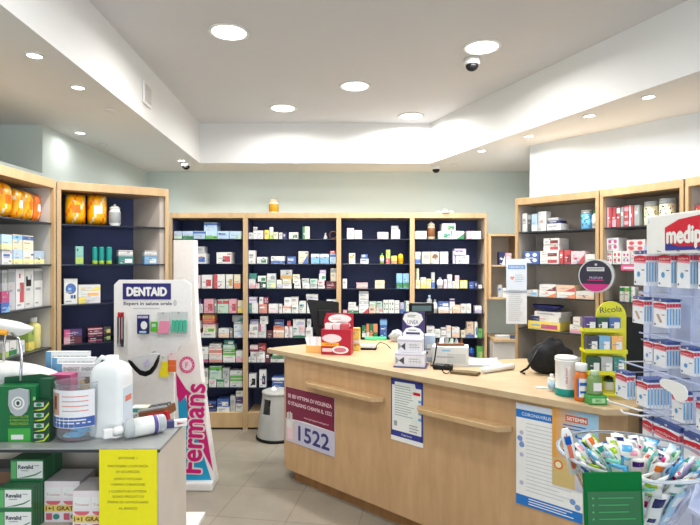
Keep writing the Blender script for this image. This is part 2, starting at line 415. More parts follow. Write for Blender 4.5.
# ================================================================== what stands on the shelves
ORD = ['first','second','third','fourth','fifth','sixth','seventh','eighth','ninth','tenth','eleventh','twelfth','thirteenth','fourteenth','fifteenth','sixteenth','seventeenth','eighteenth','nineteenth']
SHELFORD = ['top','second','third','fourth','fifth','sixth','seventh','bottom']
ABB = {'w':'white','o':'off-white','g':'grey','pg':'pale grey','dg':'dark grey','k':'black','r':'red','dr':'dark red','m':'maroon','p':'pink','pp':'pale pink','mg':'magenta',
 's':'salmon','or':'orange','pe':'peach','am':'amber','y':'yellow','py':'pale yellow','c':'cream','mu':'mustard','li':'lime','bg':'bright green','gr':'green','dgr':'dark green',
 'pgr':'pale green','mi':'mint','t':'teal','sb':'sky blue','pb':'pale blue','b':'blue','n':'navy','l':'lilac','pu':'purple','br':'brown','be':'beige','si':'silver'}
LAY = {'B':'band','F':'foot','S':'side','P':'patch','O':'oval','D':'diag','N':'plain','X':'dots','T':'two'}
def sty(s):
    a, b, l = s.split('/'); return (ABB[a], ABB[b], LAY[l])
SEEN_LABELS = set()
def fill(U, bay, shelf, items, inset=.03, dmax=.16, group=None, shelfname=None):
    """items: (px0, px1, height in px, style[, kind[, supporters]]) ; 'kind' b box, c tube, j jar, t bottle ; lift -1/-2.. = stands on that earlier item"""
    P, th = U['P'], U['th']; u = Vector((math.cos(th), math.sin(th))); w = Vector((-u.y, u.x)); z0 = U['zs'][shelf]
    made = []; base = []
    for it in items:
        px0, px1, hp, st = it[:4]; kind = it[4] if len(it) > 4 else 'b'; on = it[5] if len(it) > 5 else None
        made.append([px0, px1, hp, st, kind, on])
    order = {id(m): 0 for m in made}
    bases = sorted([m for m in made if m[5] is None], key=lambda m: m[0]+m[1])
    rank = {id(m): i for i, m in enumerate(bases)}
    tops = {}
    for i, m in enumerate(made):
        px0, px1, hp, st, kind, on = m
        back = kind.endswith('2'); kind = kind[0]           # ...2 : second row, further back
        ins = inset+(.13 if back else 0)+random.uniform(0,.012)
        Q = P+w*ins
        def hit(px):
            k = (px-350)/F; den = u.x-k*u.y
            s_ = (k*Q.y-Q.x)/den; return s_, Q.y+s_*u.y
        s0, Y0 = hit(px0); s1, Y1 = hit(px1); Yc = (Y0+Y1)/2
        lo, hi = .0235, U['w']-.0235
        s0, s1 = max(lo, s0), min(hi, s1)
        wd_ = s1-s0-.0015
        if wd_ < .01: print('THIN', bay, shelf, it); tops[i] = (z0, i); continue
        h = hp*Yc/F; d = min(dmax, max(.04, wd_*1.1)) if kind == 'b' else wd_
        d = min(d, U['d']-ins-.02) if not back else min(.1, U['d']-ins-.02)
        if on is None: z = z0; root = i
        else: z = tops[i+on][0]; root = tops[i+on][1]
        tops[i] = (z+h, root)
        h -= .0008
        sc = (s0+s1)/2; q = Q+u*sc
        b, a, l = sty(st)
        bayl = shelfname or '%s shelf' % SHELFORD[shelf]
        n = ORD[rank.get(id(made[root]), 0)]
        if kind == 'b':
            if on is not None: ll = '%s and %s box on top of %s stack from left, %s, %s' % (b, a, n, bayl, bay)
            else: ll = '%s box with %s %s, %s from left, %s, %s' % (b, a, LAYWORD[l], n, bayl, bay)
            if len(ll.split()) > 16: ll = '%s box with %s %s, %s, %s, %s' % (b, a, LAYWORD[l], n, bayl, bay)
            o = carton(wd_, d, h, (b,a,l)); cat = 'box'
        elif kind == 'c':
            ll = '%s cylinder pack with %s foot, %s from left, %s, %s' % (b, a, n, bayl, bay)
            o = G().lathe([(wd_*.47,0),(wd_*.5,h*.03),(wd_*.5,h*.2),(wd_*.5,h*.2001),(wd_*.5,h*.93),(wd_*.44,h*.99),(wd_*.3,h)], [(h*.19,a),(h,b)], 14, 0, wd_/2).build('tube_pack', GLOSS); cat = 'tube'
        elif kind == 't':
            ll = '%s bottle with %s cap, %s from left, %s, %s' % (b, a, n, bayl, bay)
            o = thing('bottle', ll, 'bottle'); g, capf = bottle_g(wd_, h, b, a, 'white' if l != 'plain' else None); g.build('bottle_body', GLOSS, o); capf(o); cat = 'bottle'
        elif kind == 'j':
            ll = '%s lidded jar with %s trim, %s from left, %s, %s' % (b, a, n, bayl, bay)
            o = jar_thing('jar', wd_, h, b, b, ll, band=a); cat = 'jar'
        elif kind == 'k':
            ll = '%s canister with flat grey lid and %s print, %s from left, %s, %s' % (b, a, n, bayl, bay)
            if len(ll.split()) > 16: ll = '%s canister with %s print, %s from left, %s, %s' % (b, a, n, bayl, bay)
            o = thing('canister', ll, 'canister'); r = wd_/2
            G().lathe([(r*.94,0),(r*.97,h*.02),(r*.97,h*.80)], b, 22, 0, r).build('canister_body', GLOSS, o)
            G().lathe([(r,h*.80),(r,h*.86),(r*.9,h*.88),(r*.9,h*.93),(r*.96,h*.95),(r*.92,h)], 'grey', 22, 0, r).build('lid', GLOSS, o)
            g = G()
            for _ in range(26):
                an = random.uniform(-1.2,1.2); zz_ = h*random.uniform(.12,.7); R_ = r*.985; e_ = h*.045
                c_ = random.choice((a, a, 'dark green', 'brown', 'green')); g.face([(R_*math.sin(an-.12), r-R_*math.cos(an-.12), zz_), (R_*math.sin(an), r-R_*math.cos(an)-.0006, zz_-e_), (R_*math.sin(an+.12), r-R_*math.cos(an+.12), zz_+e_*.5), (R_*math.sin(an), r-R_*math.cos(an)-.0006, zz_+e_)], c_)
            g.build('leaf_print', GLOSS, o); cat = 'canister'
        elif kind == 'p':
            ll = '%s bagged pack with %s print, %s from left, %s, %s' % (b, a, n, bayl, bay)
            o = pouch(wd_, min(.16, wd_*.9), h, (b,a,l)); cat = 'pack'
        jitter = random.uniform(-.03,.03) if kind == 'b' and wd_ > .03 and on is None else 0
        place(o, (q.x, q.y, z), th+jitter*.3)
        if ll in SEEN_LABELS:
            ll2 = ll.replace(' on top of ', ' higher on '); ll = ll2 if ll2 not in SEEN_LABELS else ll.replace(' on top of ', ' topmost on ')
        SEEN_LABELS.add(ll)
        tag(o, ll, cat, group or 'packages on the %s' % bay)
B1, B2, B3, B4 = BACK
n1, n2, n3, n4 = 'leftmost navy bay', 'wide navy bay', 'third navy bay', 'rightmost navy bay'
# --- leftmost navy bay (behind the totem)
fill(B1,n1,0,[(174,182,8,'pb/pgr/F'),(182.5,193,8,'pb/gr/F'),(193.5,205,8,'pb/b/B'),(205.5,217,8,'pb/bg/F'),(217.5,229,8,'pb/b/N'),(229.5,241.5,8,'pb/pgr/D'),(204,217,8.5,'pb/b/B','b',-3)])
fill(B1,n1,1,[(180,192,11,'w/pb/B'),(193,206,10.3,'w/b/P'),(193.5,204.5,7,'pg/g/N','b',-1),(216.5,231.5,11.5,'w/r/P')])
fill(B1,n1,2,[(183,193,13,'w/r/F'),(194.5,200.5,13,'pp/g/N'),(201.6,212,13.5,'w/r/P'),(213.6,224.8,14,'w/r/S'),(226,232.8,14,'w/mu/P'),(234,240.3,14,'c/or/F')])
fill(B1,n1,3,[(194.5,203,9,'pg/l/N'),(194.5,201,5,'pu/l/N','b',-1),(204,213.5,14,'p/r/P'),(214.3,217,13,'g/w/N'),(217.5,228.5,13.5,'pgr/r/B'),(229,236.5,14,'p/r/P'),(237.5,243,12.5,'c/y/F')])
fill(B1,n1,4,[(193.5,201.8,4.8,'w/g/N'),(193.5,201.5,4.2,'m/w/N','b',-1),(193.5,201.5,8,'pg/g/N','b',-1),(193.5,201,5.5,'m/r/N','b',-1),
  (202.3,215,5,'w/g/N'),(203,215,6,'c/bg/P','b',-1),(202.5,215,2,'pp/w/N','b',-1),(202.5,214.5,5,'r/or/B','b',-1),(202.5,214.5,5,'am/or/F','b',-1),
  (218.5,229,9,'w/pe/F'),(230,232.5,9,'g/w/N'),(233.8,243,13.2,'w/pb/P'),(233.8,243,2.6,'g/w/N','b',-1),(232.3,242.8,6.5,'g/t/D','b',-1)])
fill(B1,n1,5,[(195.5,208,8,'w/mg/F'),(196,208.5,7,'w/g/N','b',-1),(209,222,7,'w/s/F'),(209,222,7.3,'s/w/T','b',-1),(209.5,221,4,'w/p/N','b',-1),
  (223,235.2,10,'w/bg/B'),(223,235,3.3,'bg/w/N','b',-1),(223,234.5,4,'pgr/w/N','b',-1),(224,234,5,'t/w/P','b',-1),(236,243,11.5,'w/p/F')])
fill(B1,n1,6,[(199.5,208,8.5,'w/bg/F'),(199.5,208,10,'w/g/P','b',-1),(209,216.2,8,'w/p/N'),(217,223.6,8,'pgr/gr/B'),(209.5,221.5,13,'pgr/bg/B','b',-2),(224.2,229.2,8,'w/g/N'),(222.5,229.5,11,'pg/g/N','b',-1),
  (230,242.5,8.5,'w/bg/B'),(230,242.5,8,'w/bg/F','b',-1)])
fill(B1,n1,7,[(202,216,11,'n/b/T'),(217,229.5,4.6,'w/g/N'),(217,229,8,'b/w/P','b',-1),(230.3,235.5,16,'pg/g/N'),(236,243,8,'w/g/N'),(236,243,7,'pu/dg/N','b',-1),(236,243,6,'w/g/N','b',-1)])
# --- wide navy bay
fill(B2,n2,0,[(248.3,252.8,6.5,'w/g/N'),(253.2,257,12,'w/g/B'),(257.3,263,8.5,'w/p/N'),(264.5,269,9,'y/mu/N'),(269.5,273,12,'w/li/F'),(273.4,278,7,'c/g/N'),(279,282.4,6.5,'w/g/N'),(282.8,286.5,6.5,'n/l/N'),
  (289,298,6.8,'w/gr/P'),(302.5,309.5,12.5,'c/gr/S')])
fill(B2,n2,1,[(248.3,255.3,13.3,'w/g/N'),(257,267,6.8,'w/gr/P'),(271,284.5,7.5,'w/b/F'),(287,296,7.2,'b/pb/N'),(298.5,308,12.5,'c/b/D'),(311,319.6,10,'sb/w/B'),(320.2,328.8,10,'sb/w/B'),(329.8,336,10,'pb/b/B'),(330,335.5,3,'r/w/N','b',-1)])
fill(B2,n2,2,[(248.8,255.4,9.5,'w/p/F'),(249.2,256.5,5.5,'t/gr/N','b',-1),(255.8,259.6,5,'pp/p/N'),(260.2,266,6.5,'dgr/w/P'),(257.8,266,6,'w/gr/P','b',-1),(266.6,276,7.8,'pgr/py/P'),(267,275.6,7,'w/g/P','b',-1),
  (276.6,282,8.5,'w/l/F'),(282.4,291.5,5,'w/l/N'),(282.4,291.3,4.5,'c/w/N','b',-1),(280.5,292,9,'pg/mu/F','b',-1),(294.2,300.6,5,'w/g/N'),(292.8,300.4,3.5,'w/g/N','b',-1),(292.6,299.5,5.5,'c/g/N','b',-1),
  (302.5,309.6,5,'w/l/N'),(301.8,309,5,'pg/g/N','b',-1),(310.2,317.3,4,'w/pb/N'),(310,317.6,5.5,'pgr/t/N','b',-1),(318,324.8,3,'w/g/N'),(318,324.4,5,'pp/r/N','b',-1),(319,325.6,6.5,'w/gr/P','b',-1),(319.8,326,4,'l/w/N','b',-1),
  (326,337.2,7,'m/dr/P'),(330.5,336.8,13,'c/g/B','b',-1)])
fill(B2,n2,3,[(248.8,258,10,'w/t/S'),(249,256.6,6,'l/w/T','b',-1),(259,267,9,'s/w/N'),(259.3,263.5,7,'w/g/N','b',-1),(264,268.4,7,'dr/p/X','b',-2),(268.6,278.4,9,'w/pp/F'),(279,282,9,'w/g/N'),
  (282.6,291,7,'w/or/B'),(284.2,291,8.5,'w/g/N','b',-1),(291.6,298.6,8,'w/gr/N'),(290.8,298.2,8,'w/g/N','b',-1),(299.2,306,12,'w/gr/N'),(307,318,14.2,'w/g/P'),(306,318,4.6,'w/l/F','b',-1),(327,336.8,9,'w/p/N'),(326.6,336.8,4.5,'w/b/N','b',-1)])
fill(B2,n2,4,[(248.6,257.8,6.2,'w/g/N'),(258.2,266,6.2,'w/pp/N'),(249.5,258.3,7,'w/g/P','b',-2),(259,265.6,7.2,'w/mg/S','b',-2),(250.2,258.3,4.4,'l/n/B','b',-2),(260,267.8,8,'w/l/N','b',-2),
  (267.2,272.6,7,'m/dg/N'),(273.4,284,7.6,'pe/w/B'),(273.6,284,4,'or/r/N','b',-1),(274,284,6.6,'n/b/D','b',-1),(284.6,288.6,11,'w/p/N'),(289,292.6,11,'w/p/S'),(287,290.6,5.5,'r/dr/N','b',-2),
  (293.2,305,5,'w/gr/F'),(293,298.8,6.5,'w/t/N','b',-1),(299,305,6.5,'pp/p/N','b',-2),(293,305,6.5,'w/l/P','b',-2),(305.6,312.6,9.5,'w/g/N'),(307,311,9,'w/g/N','b',-1)])
fill(B2,n2,5,[(248.6,256.6,5,'w/g/N'),(257,265,5,'w/p/N'),(250.4,257.6,5.4,'w/g/P','b',-2),(258.4,265,6,'w/g/N','b',-2),(249.8,257.8,6.5,'pp/m/F','b',-2),(258.2,266,8,'dr/r/P','b',-2),(265.6,270,10,'m/w/N'),(270.6,284.6,5,'w/gr/B'),(272,283,4,'gr/w/N','b',-1),(268.6,273.4,5,'w/g/N','b',-1),
  (290,300,12,'w/pe/N'),(301,312,12,'c/w/N')])
fill(B2,n2,6,[(248.8,256,13,'w/k/P'),(259.2,266,17,'w/n/P'),(272,286.6,10,'b/w/B')])
# --- third navy bay
fill(B3,n3,0,[(347,354,11,'w/p/B'),(354.5,362,8.8,'w/pp/N'),(377.5,388.3,7,'w/p/S'),(391.2,400,4.6,'pg/g/N'),(391.6,400,4.8,'w/g/N','b',-1),(391.4,398.6,4,'g/w/N','b',-1)])
fill(B3,n3,1,[(349,355.2,10.6,'c/mu/N'),(360.4,368.6,5,'w/b/N'),(361,367.6,4.4,'b/w/N','b',-1),(380,384,10.6,'li/gr/F','t'),(386,390.3,14,'li/r/F'),(391.5,397,8,'y/or/F'),(398,403.8,10.6,'y/mu/F','j')])
fill(B3,n3,2,[(342.6,347,9.6,'w/g/N'),(356.5,367.8,5.5,'pp/s/T'),(375,384.6,8,'c/y/N'),(396.5,402.5,15,'sb/gr/F'),(403,409,15,'sb/gr/F')])
fill(B3,n3,3,[(343,347.2,3,'p/w/N'),(348,358.4,6.5,'w/gr/F'),(348.4,356,4,'w/g/N','b',-1),(359,368.6,7,'w/r/D'),(359,368.6,7,'pg/w/T','b',-1),(359,368.6,7.6,'w/g/B','b',-1),(369.2,375.8,6.4,'pe/gr/N'),(376.3,382.6,6.4,'w/s/P'),(369.4,375.8,5,'pgr/w/N','b',-2),(376.3,382.4,5,'pgr/gr/N','b',-2),
  (383.2,388.4,13,'w/gr/X'),(388.8,394,13,'w/gr/X'),(394.5,399.4,12.4,'w/g/X'),(400.3,404,10.5,'l/b/F'),(404.4,409.4,12,'w/t/S')])
fill(B3,n3,4,[(343,350,9,'w/g/N'),(351,358,8,'w/p/N'),(362,366,12,'gr/w/F'),(366.4,369.4,13.5,'or/w/F'),(369.8,373,13.5,'gr/or/F'),(373.4,377.6,13.5,'or/gr/F'),(380,387,18.5,'b/sb/B')])
# --- rightmost navy bay
fill(B4,n4,0,[(415.4,426.5,8,'w/g/P'),(427.6,436,18,'be/br/F','j'),(438.5,451.2,8,'pgr/gr/P'),(451.8,464.2,8,'w/gr/D'),(442,455.5,7.6,'w/gr/P','b',-2),(467,481,8,'w/p/S')])
fill(B4,n4,1,[(415.4,420.5,12,'w/b/F'),(422,430.6,12,'c/g/O'),(431.4,439,12,'c/br/O'),(440.2,448.2,12,'w/c/O'),(453,455.2,12.5,'l/g/B'),(455.8,469,8.5,'w/l/X'),(454.5,466,6.5,'l/pu/N','b',-1)])
fill(B4,n4,2,[(415.6,420,8.4,'c/y/N'),(415.6,419,11.6,'c/gr/S','b',-1),(420.5,426,11,'c/y/F'),(426.5,431,9.6,'c/y/T'),(431.4,434.8,16,'pg/b/F'),(437.4,443.4,11,'w/g/F','t'),(444,447.2,9,'pp/s/N'),(447.6,452,14,'pg/w/T'),(452.4,455,7,'w/g/N'),(455.4,459.2,13,'c/p/B'),(460,467.4,8,'y/w/X'),(469.5,473.8,6.4,'b/n/N'),(474.4,478,7,'n/b/N'),(478.6,482,3.5,'w/g/N')])
fill(B4,n4,3,[(427,432.4,18,'g/pb/P','t'),(433,437.8,13.4,'pg/g/F','t'),(438.4,449,6,'w/pe/F'),(438.4,449,5.4,'b/w/P','b',-1),(449.6,452,6,'w/g/N'),(449.8,454.8,8,'w/pu/B','b',-1),(452.6,460.6,7.8,'pe/w/N'),(461,466,9,'w/g/N'),(466.4,471,9,'w/pe/N'),(475,481.6,7,'w/l/F')])
fill(B4,n4,4,[(426.6,434.6,11,'w/g/N'),(435,440.6,8,'w/pgr/N'),(441.2,446,9.6,'w/g/T'),(446.4,451,11.6,'w/pe/B'),(452,459.6,10,'w/pe/F'),(461,465.6,7,'c/g/N'),(466,474,8,'be/b/F'),(467,473.4,7.6,'pe/g/N','b',-1),(474.6,477.4,15.6,'w/b/P'),(478,482.6,8.6,'bg/gr/N')])
fill(B4,n4,5,[(440,450,14,'w/g/N'),(468.4,475.4,15,'b/n/F','j'),(477,482.8,15.6,'bg/li/P')])
fill(UA,'left wall unit',2,[(1,9.5,10,'b/sb/D'),(1.5,9.5,11,'mg/r/N','b',-1)], .002, .035, None, 'front edge of third shelf')
# --- angled left unit
nb = 'angled left unit'
fill(UB,nb,0,[(65.5,87,32,'am/or/P','p'),(88,108.5,32,'am/w/P','p'),(109.5,122,23,'w/g/F','j')], .05)
fill(UB,nb,1,[(75.5,83.5,18,'mi/li/F'),(92.3,98,17.5,'t/li/F','c'),(99,104.8,17.5,'t/li/F','c'),(106.4,112.6,17.5,'t/li/F','c'),(118.5,133.5,8,'t/w/P'),(118.5,133,6,'w/g/T','b',-1),(144.5,157,8,'sb/w/P'),(144.5,157,5.4,'w/g/T','b',-1)], .05, .12)
fill(UB,nb,2,[(64,77.6,25,'w/b/O'),(78.3,100.5,6.2,'w/y/S'),(78.3,100.5,6.2,'w/am/P','b',-1),(78.3,100.5,6,'w/y/D','b',-1)], .05, .12)
fill(UB,nb,3,[(63.8,82,7,'m/p/S'),(63.8,82,7,'pu/mg/S','b',-1),(88,102.6,7,'k/mg/T'),(88,102.6,7,'m/p/T','b',-1),(103.4,111,7,'k/li/P'),(103.4,111,7,'dg/y/P','b',-1),(125,140,13,'w/gr/B'),(142,155,12,'w/r/B')], .05, .12)
fill(UB,nb,4,[(64,80,20,'w/b/B'),(84,100,20,'w/sb/B'),(120,140,15,'w/gr/B')], .05, .12)
# --- left wall unit
na = 'left wall unit'
fill(UA,na,0,[(1,16,38,'am/or/P','p'),(17,26,32,'am/w/P','p'),(26.5,35.5,31,'am/or/P','p'),(36,48.5,29,'or/w/P','p')], .06)
fill(UA,na,1,[(2,13,14.5,'w/b/N'),(13.6,22.6,14.5,'pb/py/F'),(23.2,33.6,14,'w/py/F'),(34.2,44.4,13.5,'pb/py/F'),(1.5,12,15.5,'pb/py/F','b',-4),(12.5,22.5,15.5,'c/sb/B','b',-4),(23.2,33.4,15,'c/b/B','b',-4)], .04, .14)
fill(UA,na,2,[(2,7.6,41,'pg/g/B'),(8.2,15,41,'pg/g/B'),(16,24.6,40,'w/r/P'),(25.2,33.6,39,'w/k/N'),(34.2,42.6,38,'w/g/B')], .055, .14)
fill(UA,na,3,[(2,9,15,'w/li/F'),(9.6,16.6,15,'w/gr/F'),(17.4,24.8,12.5,'w/pb/P'),(28.5,34.4,23,'li/y/F'),(36,45.6,31,'py/w/N','t')], .05, .14)
fill(UA,na,4,[(8,20,24,'w/pb/F'),(22,34,24,'w/g/F')], .05, .14)
# --- grey-backed unit beside the paper notice
nc = 'right grey bay'
fill(UC,nc,0,[(522.3,527.2,18.5,'w/g/N'),(527.9,530.8,18,'dg/g/B'),(531.5,537.5,17.6,'pb/w/F'),(538.2,546.2,19.6,'w/pg/S'),(547,561,7,'w/g/N'),(548,560,3,'n/w/N','b',-1),(547.6,558,3,'pg/w/N','b',-1),(578.6,590,19,'sb/b/F','k'),(591,596,18,'w/gr/F','t')], .03, .16)
fill(UC,nc,1,[(523.6,539,12.6,'b/w/X'),(540,558.6,6.6,'w/r/P'),(540,558.6,6.6,'w/dr/P','b',-1),(543.5,559.4,6.4,'w/r/P','b',-1),(543.5,559.4,6.2,'w/dr/P','b',-1),(559.6,563.6,14,'r/w/N'),(564.2,570.4,14,'r/dr/P'),(571,584.6,13,'pp/r/D'),(585.4,594.8,10,'w/pgr/F')], .03, .16)
fill(UC,nc,2,[(527,537.6,6.4,'w/sb/P'),(539,556,6.4,'w/or/D'),(539.4,556,6.4,'w/dr/D','b',-1),(556.8,575,6.4,'w/or/D'),(556.8,575,6.4,'pe/r/D','b',-1),(576,594,8,'w/pe/F')], .03, .16)
fill(UC,nc,3,[(528,560,8.4,'y/mg/P'),(530,559,5,'w/n/S','b',-1),(534.5,561,5,'w/g/N','b',-1),(569.6,581,8.2,'w/p/F'),(573,580.2,8,'w/pp/N','b',-1)], .03, .16)
fill(UC,nc,4,[(531,535,9,'t/w/B'),(535.4,539,7,'pb/t/B'),(572,580,10,'pg/g/N'),(584,594,12,'w/g/N')], .03, .16)
ndd = 'canister bay'
fill(UD,ndd,0,[(604,606.8,20,'pg/r/F'),(607.3,611.4,20.5,'r/p/S'),(612,616,20.5,'r/p/F'),(616.6,620,20.5,'r/w/B'),(620.6,623.6,20,'g/w/N'),(624.2,628.6,21,'r/p/T'),(629.2,633.6,21,'r/w/S'),(634.2,639.4,21,'g/pg/N'),(640.6,654.6,24,'c/gr/P','k'),(655.4,671,26,'c/s/P','k')], .03, .16)
fill(UD,ndd,1,[(603.6,612,13.4,'w/r/X'),(612.6,621.4,13.4,'w/r/X'),(606.6,618.6,13,'w/mg/X','b',-1),(622.2,629.8,13,'w/mg/X'),(630.4,635.8,12,'pg/p/N'),(636.4,648.6,13,'w/r/X'),(626.6,645.2,12.6,'pp/r/X','b',-2),(651,664,14,'w/r/T')], .03, .16)
fill(UD,ndd,2,[(619.6,623.8,15,'w/gr/B'),(624.4,629,15.3,'w/bg/B'),(629.6,635,15.5,'w/gr/S'),(638,645,12,'g/k/P'),(650,662,14,'w/b/F')], .03, .16)
fill(UD,ndd,3,[(606,616,14,'w/g/N'),(650,660,16,'w/b/B')], .03, .16)
fill(UE,'cut-off bay',0,[(689,706,17,'r/am/P'),(708,722,16,'w/r/B')], .03, .16)
fill(WC,'corner cabinet',0,[(499,505,13,'n/w/D'),(505.6,511.6,12,'p/w/N')], .02, .12, None, 'upper shelf')
fill(WC,'corner cabinet',1,[(498,502,12,'pg/b/N'),(502.6,508,9,'w/g/N')], .02, .12, None, 'lower shelf')

# --- loose things on and above the shelves
def shelf_spot(U, px, zi, ins):
    P, th = U['P'], U['th']; u = Vector((math.cos(th), math.sin(th))); w = Vector((-u.y,u.x)); Q = P+w*ins
    k = (px-350)/F; s = (k*Q.y-Q.x)/(u.x-k*u.y); q = Q+u*s
    return Vector((q.x,q.y,U['zs'][zi] if zi is not None else 2.08))
q = shelf_spot(B2, 273, None, .10)
v = jar_thing('ceramic_urn', .095, .16, 'cream', 'beige', 'small glazed pharmacy urn standing on top of the wide navy bay', band='mustard'); place(v, q)
for o in v.children: o.data.materials[0] = GLOSS
q = shelf_spot(B4, 445, None, .03)
g = G(); g.lathe([(.05,0),(.055,.008),(.02,.014),(.03,.02),(.012,.035),(.001,.036)], 'white', 16)
for a in (-1,1): g.lathe([(.03,0),(.028,.012),(.01,.022),(.001,.023)], 'pale green', 10, a*.06)
o = tag(g.build('ornament', GLOSS), 'small white ornament lying on top of the rightmost navy bay', 'ornament'); o.location = q
q = shelf_spot(B2, 325.5, 0, .09)
t = thing('figurine', 'tiny pale figurine on the top shelf of the wide navy bay', 'figurine', q)
G().lathe([(.022,0),(.02,.008),(.012,.035),(.006,.045)], 'pale grey', 12).build('robe', GLOSS, t)
G().lathe([(.003,.044),(.009,.05),(.009,.056),(.002,.062)], 'beige', 10).build('head', GLOSS, t)
q = shelf_spot(B2, 333, 0, .05)
t = thing('ring_stand', 'brown ring ornament on a foot at the right of the top shelf', 'ornament', q)
G().box(-.02,.02,.01,.03,0,.006,'brown').build('foot', GLOSS, t)
pts = [(.034*math.cos(a), .02, .041+.034*math.sin(a)) for a in [2*PI*i/20 for i in range(21)]]
G().tube(pts, .005, 'brown').build('ring', GLOSS, t)
# green tray and a tray of clear wrapped syringes on the fifth shelf, third bay
q = shelf_spot(B3, 375.5, 4, .008)
# navy curved dish on the stack of flat boxes
q = shelf_spot(UC, 548, 3, .09)
g = G(); v = []; n = 24
prof = [(0,.004),(.05,.004),(.085,.018),(.11,.045),(.114,.045),(.09,.012),(.05,-.002),(0,-.002)]
g.lathe([(.001,.0),(.05,.0),(.09,.014),(.115,.04),(.112,.042),(.088,.02),(.05,.006),(.001,.005)], 'navy', 28, 0, 0, 1.05, .55)
g.M = Matrix()
o = tag(g.build('curved_dish', GLOSS), 'shallow navy dish lying on the pile of flat boxes in right grey bay', 'dish'); place(o, (q.x,q.y,q.z+18.4*3.85/F+.001), UC['th'])

q = shelf_spot(UD, 634, 1, -.012)
o = tag(G().box(-.085,.085,0,.006,-.036,0,rgb(226,90,140)).rect(-.07,.03,-.026,-.014,-.0008,'pale pink').build('shelf_label', GLOSS), 'pink label strip on the second shelf edge under the dotted boxes', 'label'); place(o,(q.x,q.y,q.z-.003),UD['th'])
# ================================================================== service counter
CU = Vector((.730,-.683)); CN = Vector((.683,.730)); CP = Vector((-.48,3.885)); CTH = math.atan2(CU.y, CU.x)
CT = .95                                   # worktop height
def cpt(t, n=0): q = CP+CU*t+CN*n; return (q.x, q.y)
def ct(px): k = (px-350)/F; return (k*CP.y-CP.x)/(CU.x-k*CU.y)
def czz(px, py): return H-(py-262)*(CP.y+CU.y*ct(px))/F
t = thing('service_counter', 'long angled maple pharmacy counter with posters taped to its front', 'counter', (0,0,0))
body = [cpt(0), cpt(2.2), (1.30,2.46), (1.56,2.84), (1.50,3.20), (1.22,3.52), (.93,3.50), (.80,3.62), (.58,4.05), (.45,4.42), (.05,4.42), (-.50,4.0)]
G().prism(body, .085, CT-.032).build('front_panel', WOODFRONT, t)
pl = [cpt(.05,.05), cpt(2.16,.05), (1.28,2.52), (1.50,2.86), (1.45,3.17), (1.20,3.46), (.93,3.45), (.76,3.6), (.54,4.02), (.42,4.36), (.06,4.36), (-.42,3.98)]
G().prism(pl, 0, .085).build('plinth', WOODPLINTH, t)
top = [cpt(-.03,-.03), cpt(1.2,-.035), cpt(2.1,-.03), (1.135,2.335), (1.24,2.335), (1.33,2.405), (1.45,2.56), (1.60,2.82), (1.56,3.20), (1.30,3.56), (1.18,3.58), (.95,3.52), (.83,3.63), (.62,4.07), (.49,4.45), (.03,4.45), (-.58,4.06), (-.63,3.99), (-.60,3.955)]
G().prism(top, CT-.031, CT, bevel=.004).build('worktop', WOODTOP, t)
for a, b in ((ct(308), ct(385)), (ct(419), ct(513))):
    g = G(); q = CP+CU*a; g.M = Matrix.Translation((q.x,q.y,.775)) @ Matrix.Rotation(CTH,4,'Z')
    g.prism([(0,.0),(.0,-.02),(.05,-.075),(b-a-.05,-.075),(b-a,-.02),(b-a,0)], -.028, 0, bevel=.003)
    g.build('bag_ledge', WOOD, t)
for a in (.78, 1.52): # panel joints
    pass
def poster(name, label, cat, t0, w, ztop, h, out=.002, extra=0):
    q = CP+CU*t0-CN*out
    o = thing(name, label, cat, (q.x,q.y,ztop-h), CTH)
    return o
# 1522 sign
a = ct(286.5); w_ = ct(335)-a
p = poster('helpline_sign', 'maroon and white helpline sign reading 1522 on the counter front', 'sign', a, w_, .692, .395)
g = G(); g.box(0,w_,-.003,0,0,.395,'white'); y = -.0036
g.rect(0,w_,.165,.395,y,rgb(120,28,62)); g.rect(0,w_,0,.165,y,rgb(196,196,214)); g.rect(0,.13,0,.165,y-.0002,rgb(206,196,206))
g.face([(.03,y-.0003,.165),(.17,y-.0003,.165),(w_,y-.0003,.165),(w_,y-.0003,.168),(.20,y-.0003,.175)],'white')
g.text('SE SEI VITTIMA DI VIOLENZA', w_/2+.0, .335, .026, y-.0005, 'pale pink', w_*.9, bold=.04)
g.text('O STALKING CHIAMA IL 1522', w_/2+.0, .283, .026, y-.0005, 'pale pink', w_*.9, bold=.04)
g.text('www.pariopportunita.gov.it', w_*.64, .205, .014, y-.0005, 'pale pink', w_*.5)
g.text('1522', w_*.59, .085, .105, y-.0005, rgb(60,58,120), w_*.62, bold=.035)
for x in (.02,): g.face([(.0+x,y-.0006,.02),(.055+x,y-.0006,.02),(.06+x,y-.0006,.16),(.0+x,y-.0006,.16)],'pale pink')   # raised hand
for i,(x,l) in enumerate(((.012,.035),(.028,.05),(.045,.055),(.062,.045))): g.rect(x,x+.009,.15,.19+l*.5,y-.0006,'white')
g.rect(.012,.072,.10,.16,y-.0006,'white'); g.face([(.07,y-.0006,.12),(.092,y-.0006,.165),(.084,y-.0006,.17),(.066,y-.0006,.145)],'white')
g.build('sign_panel', GLOSS, p)
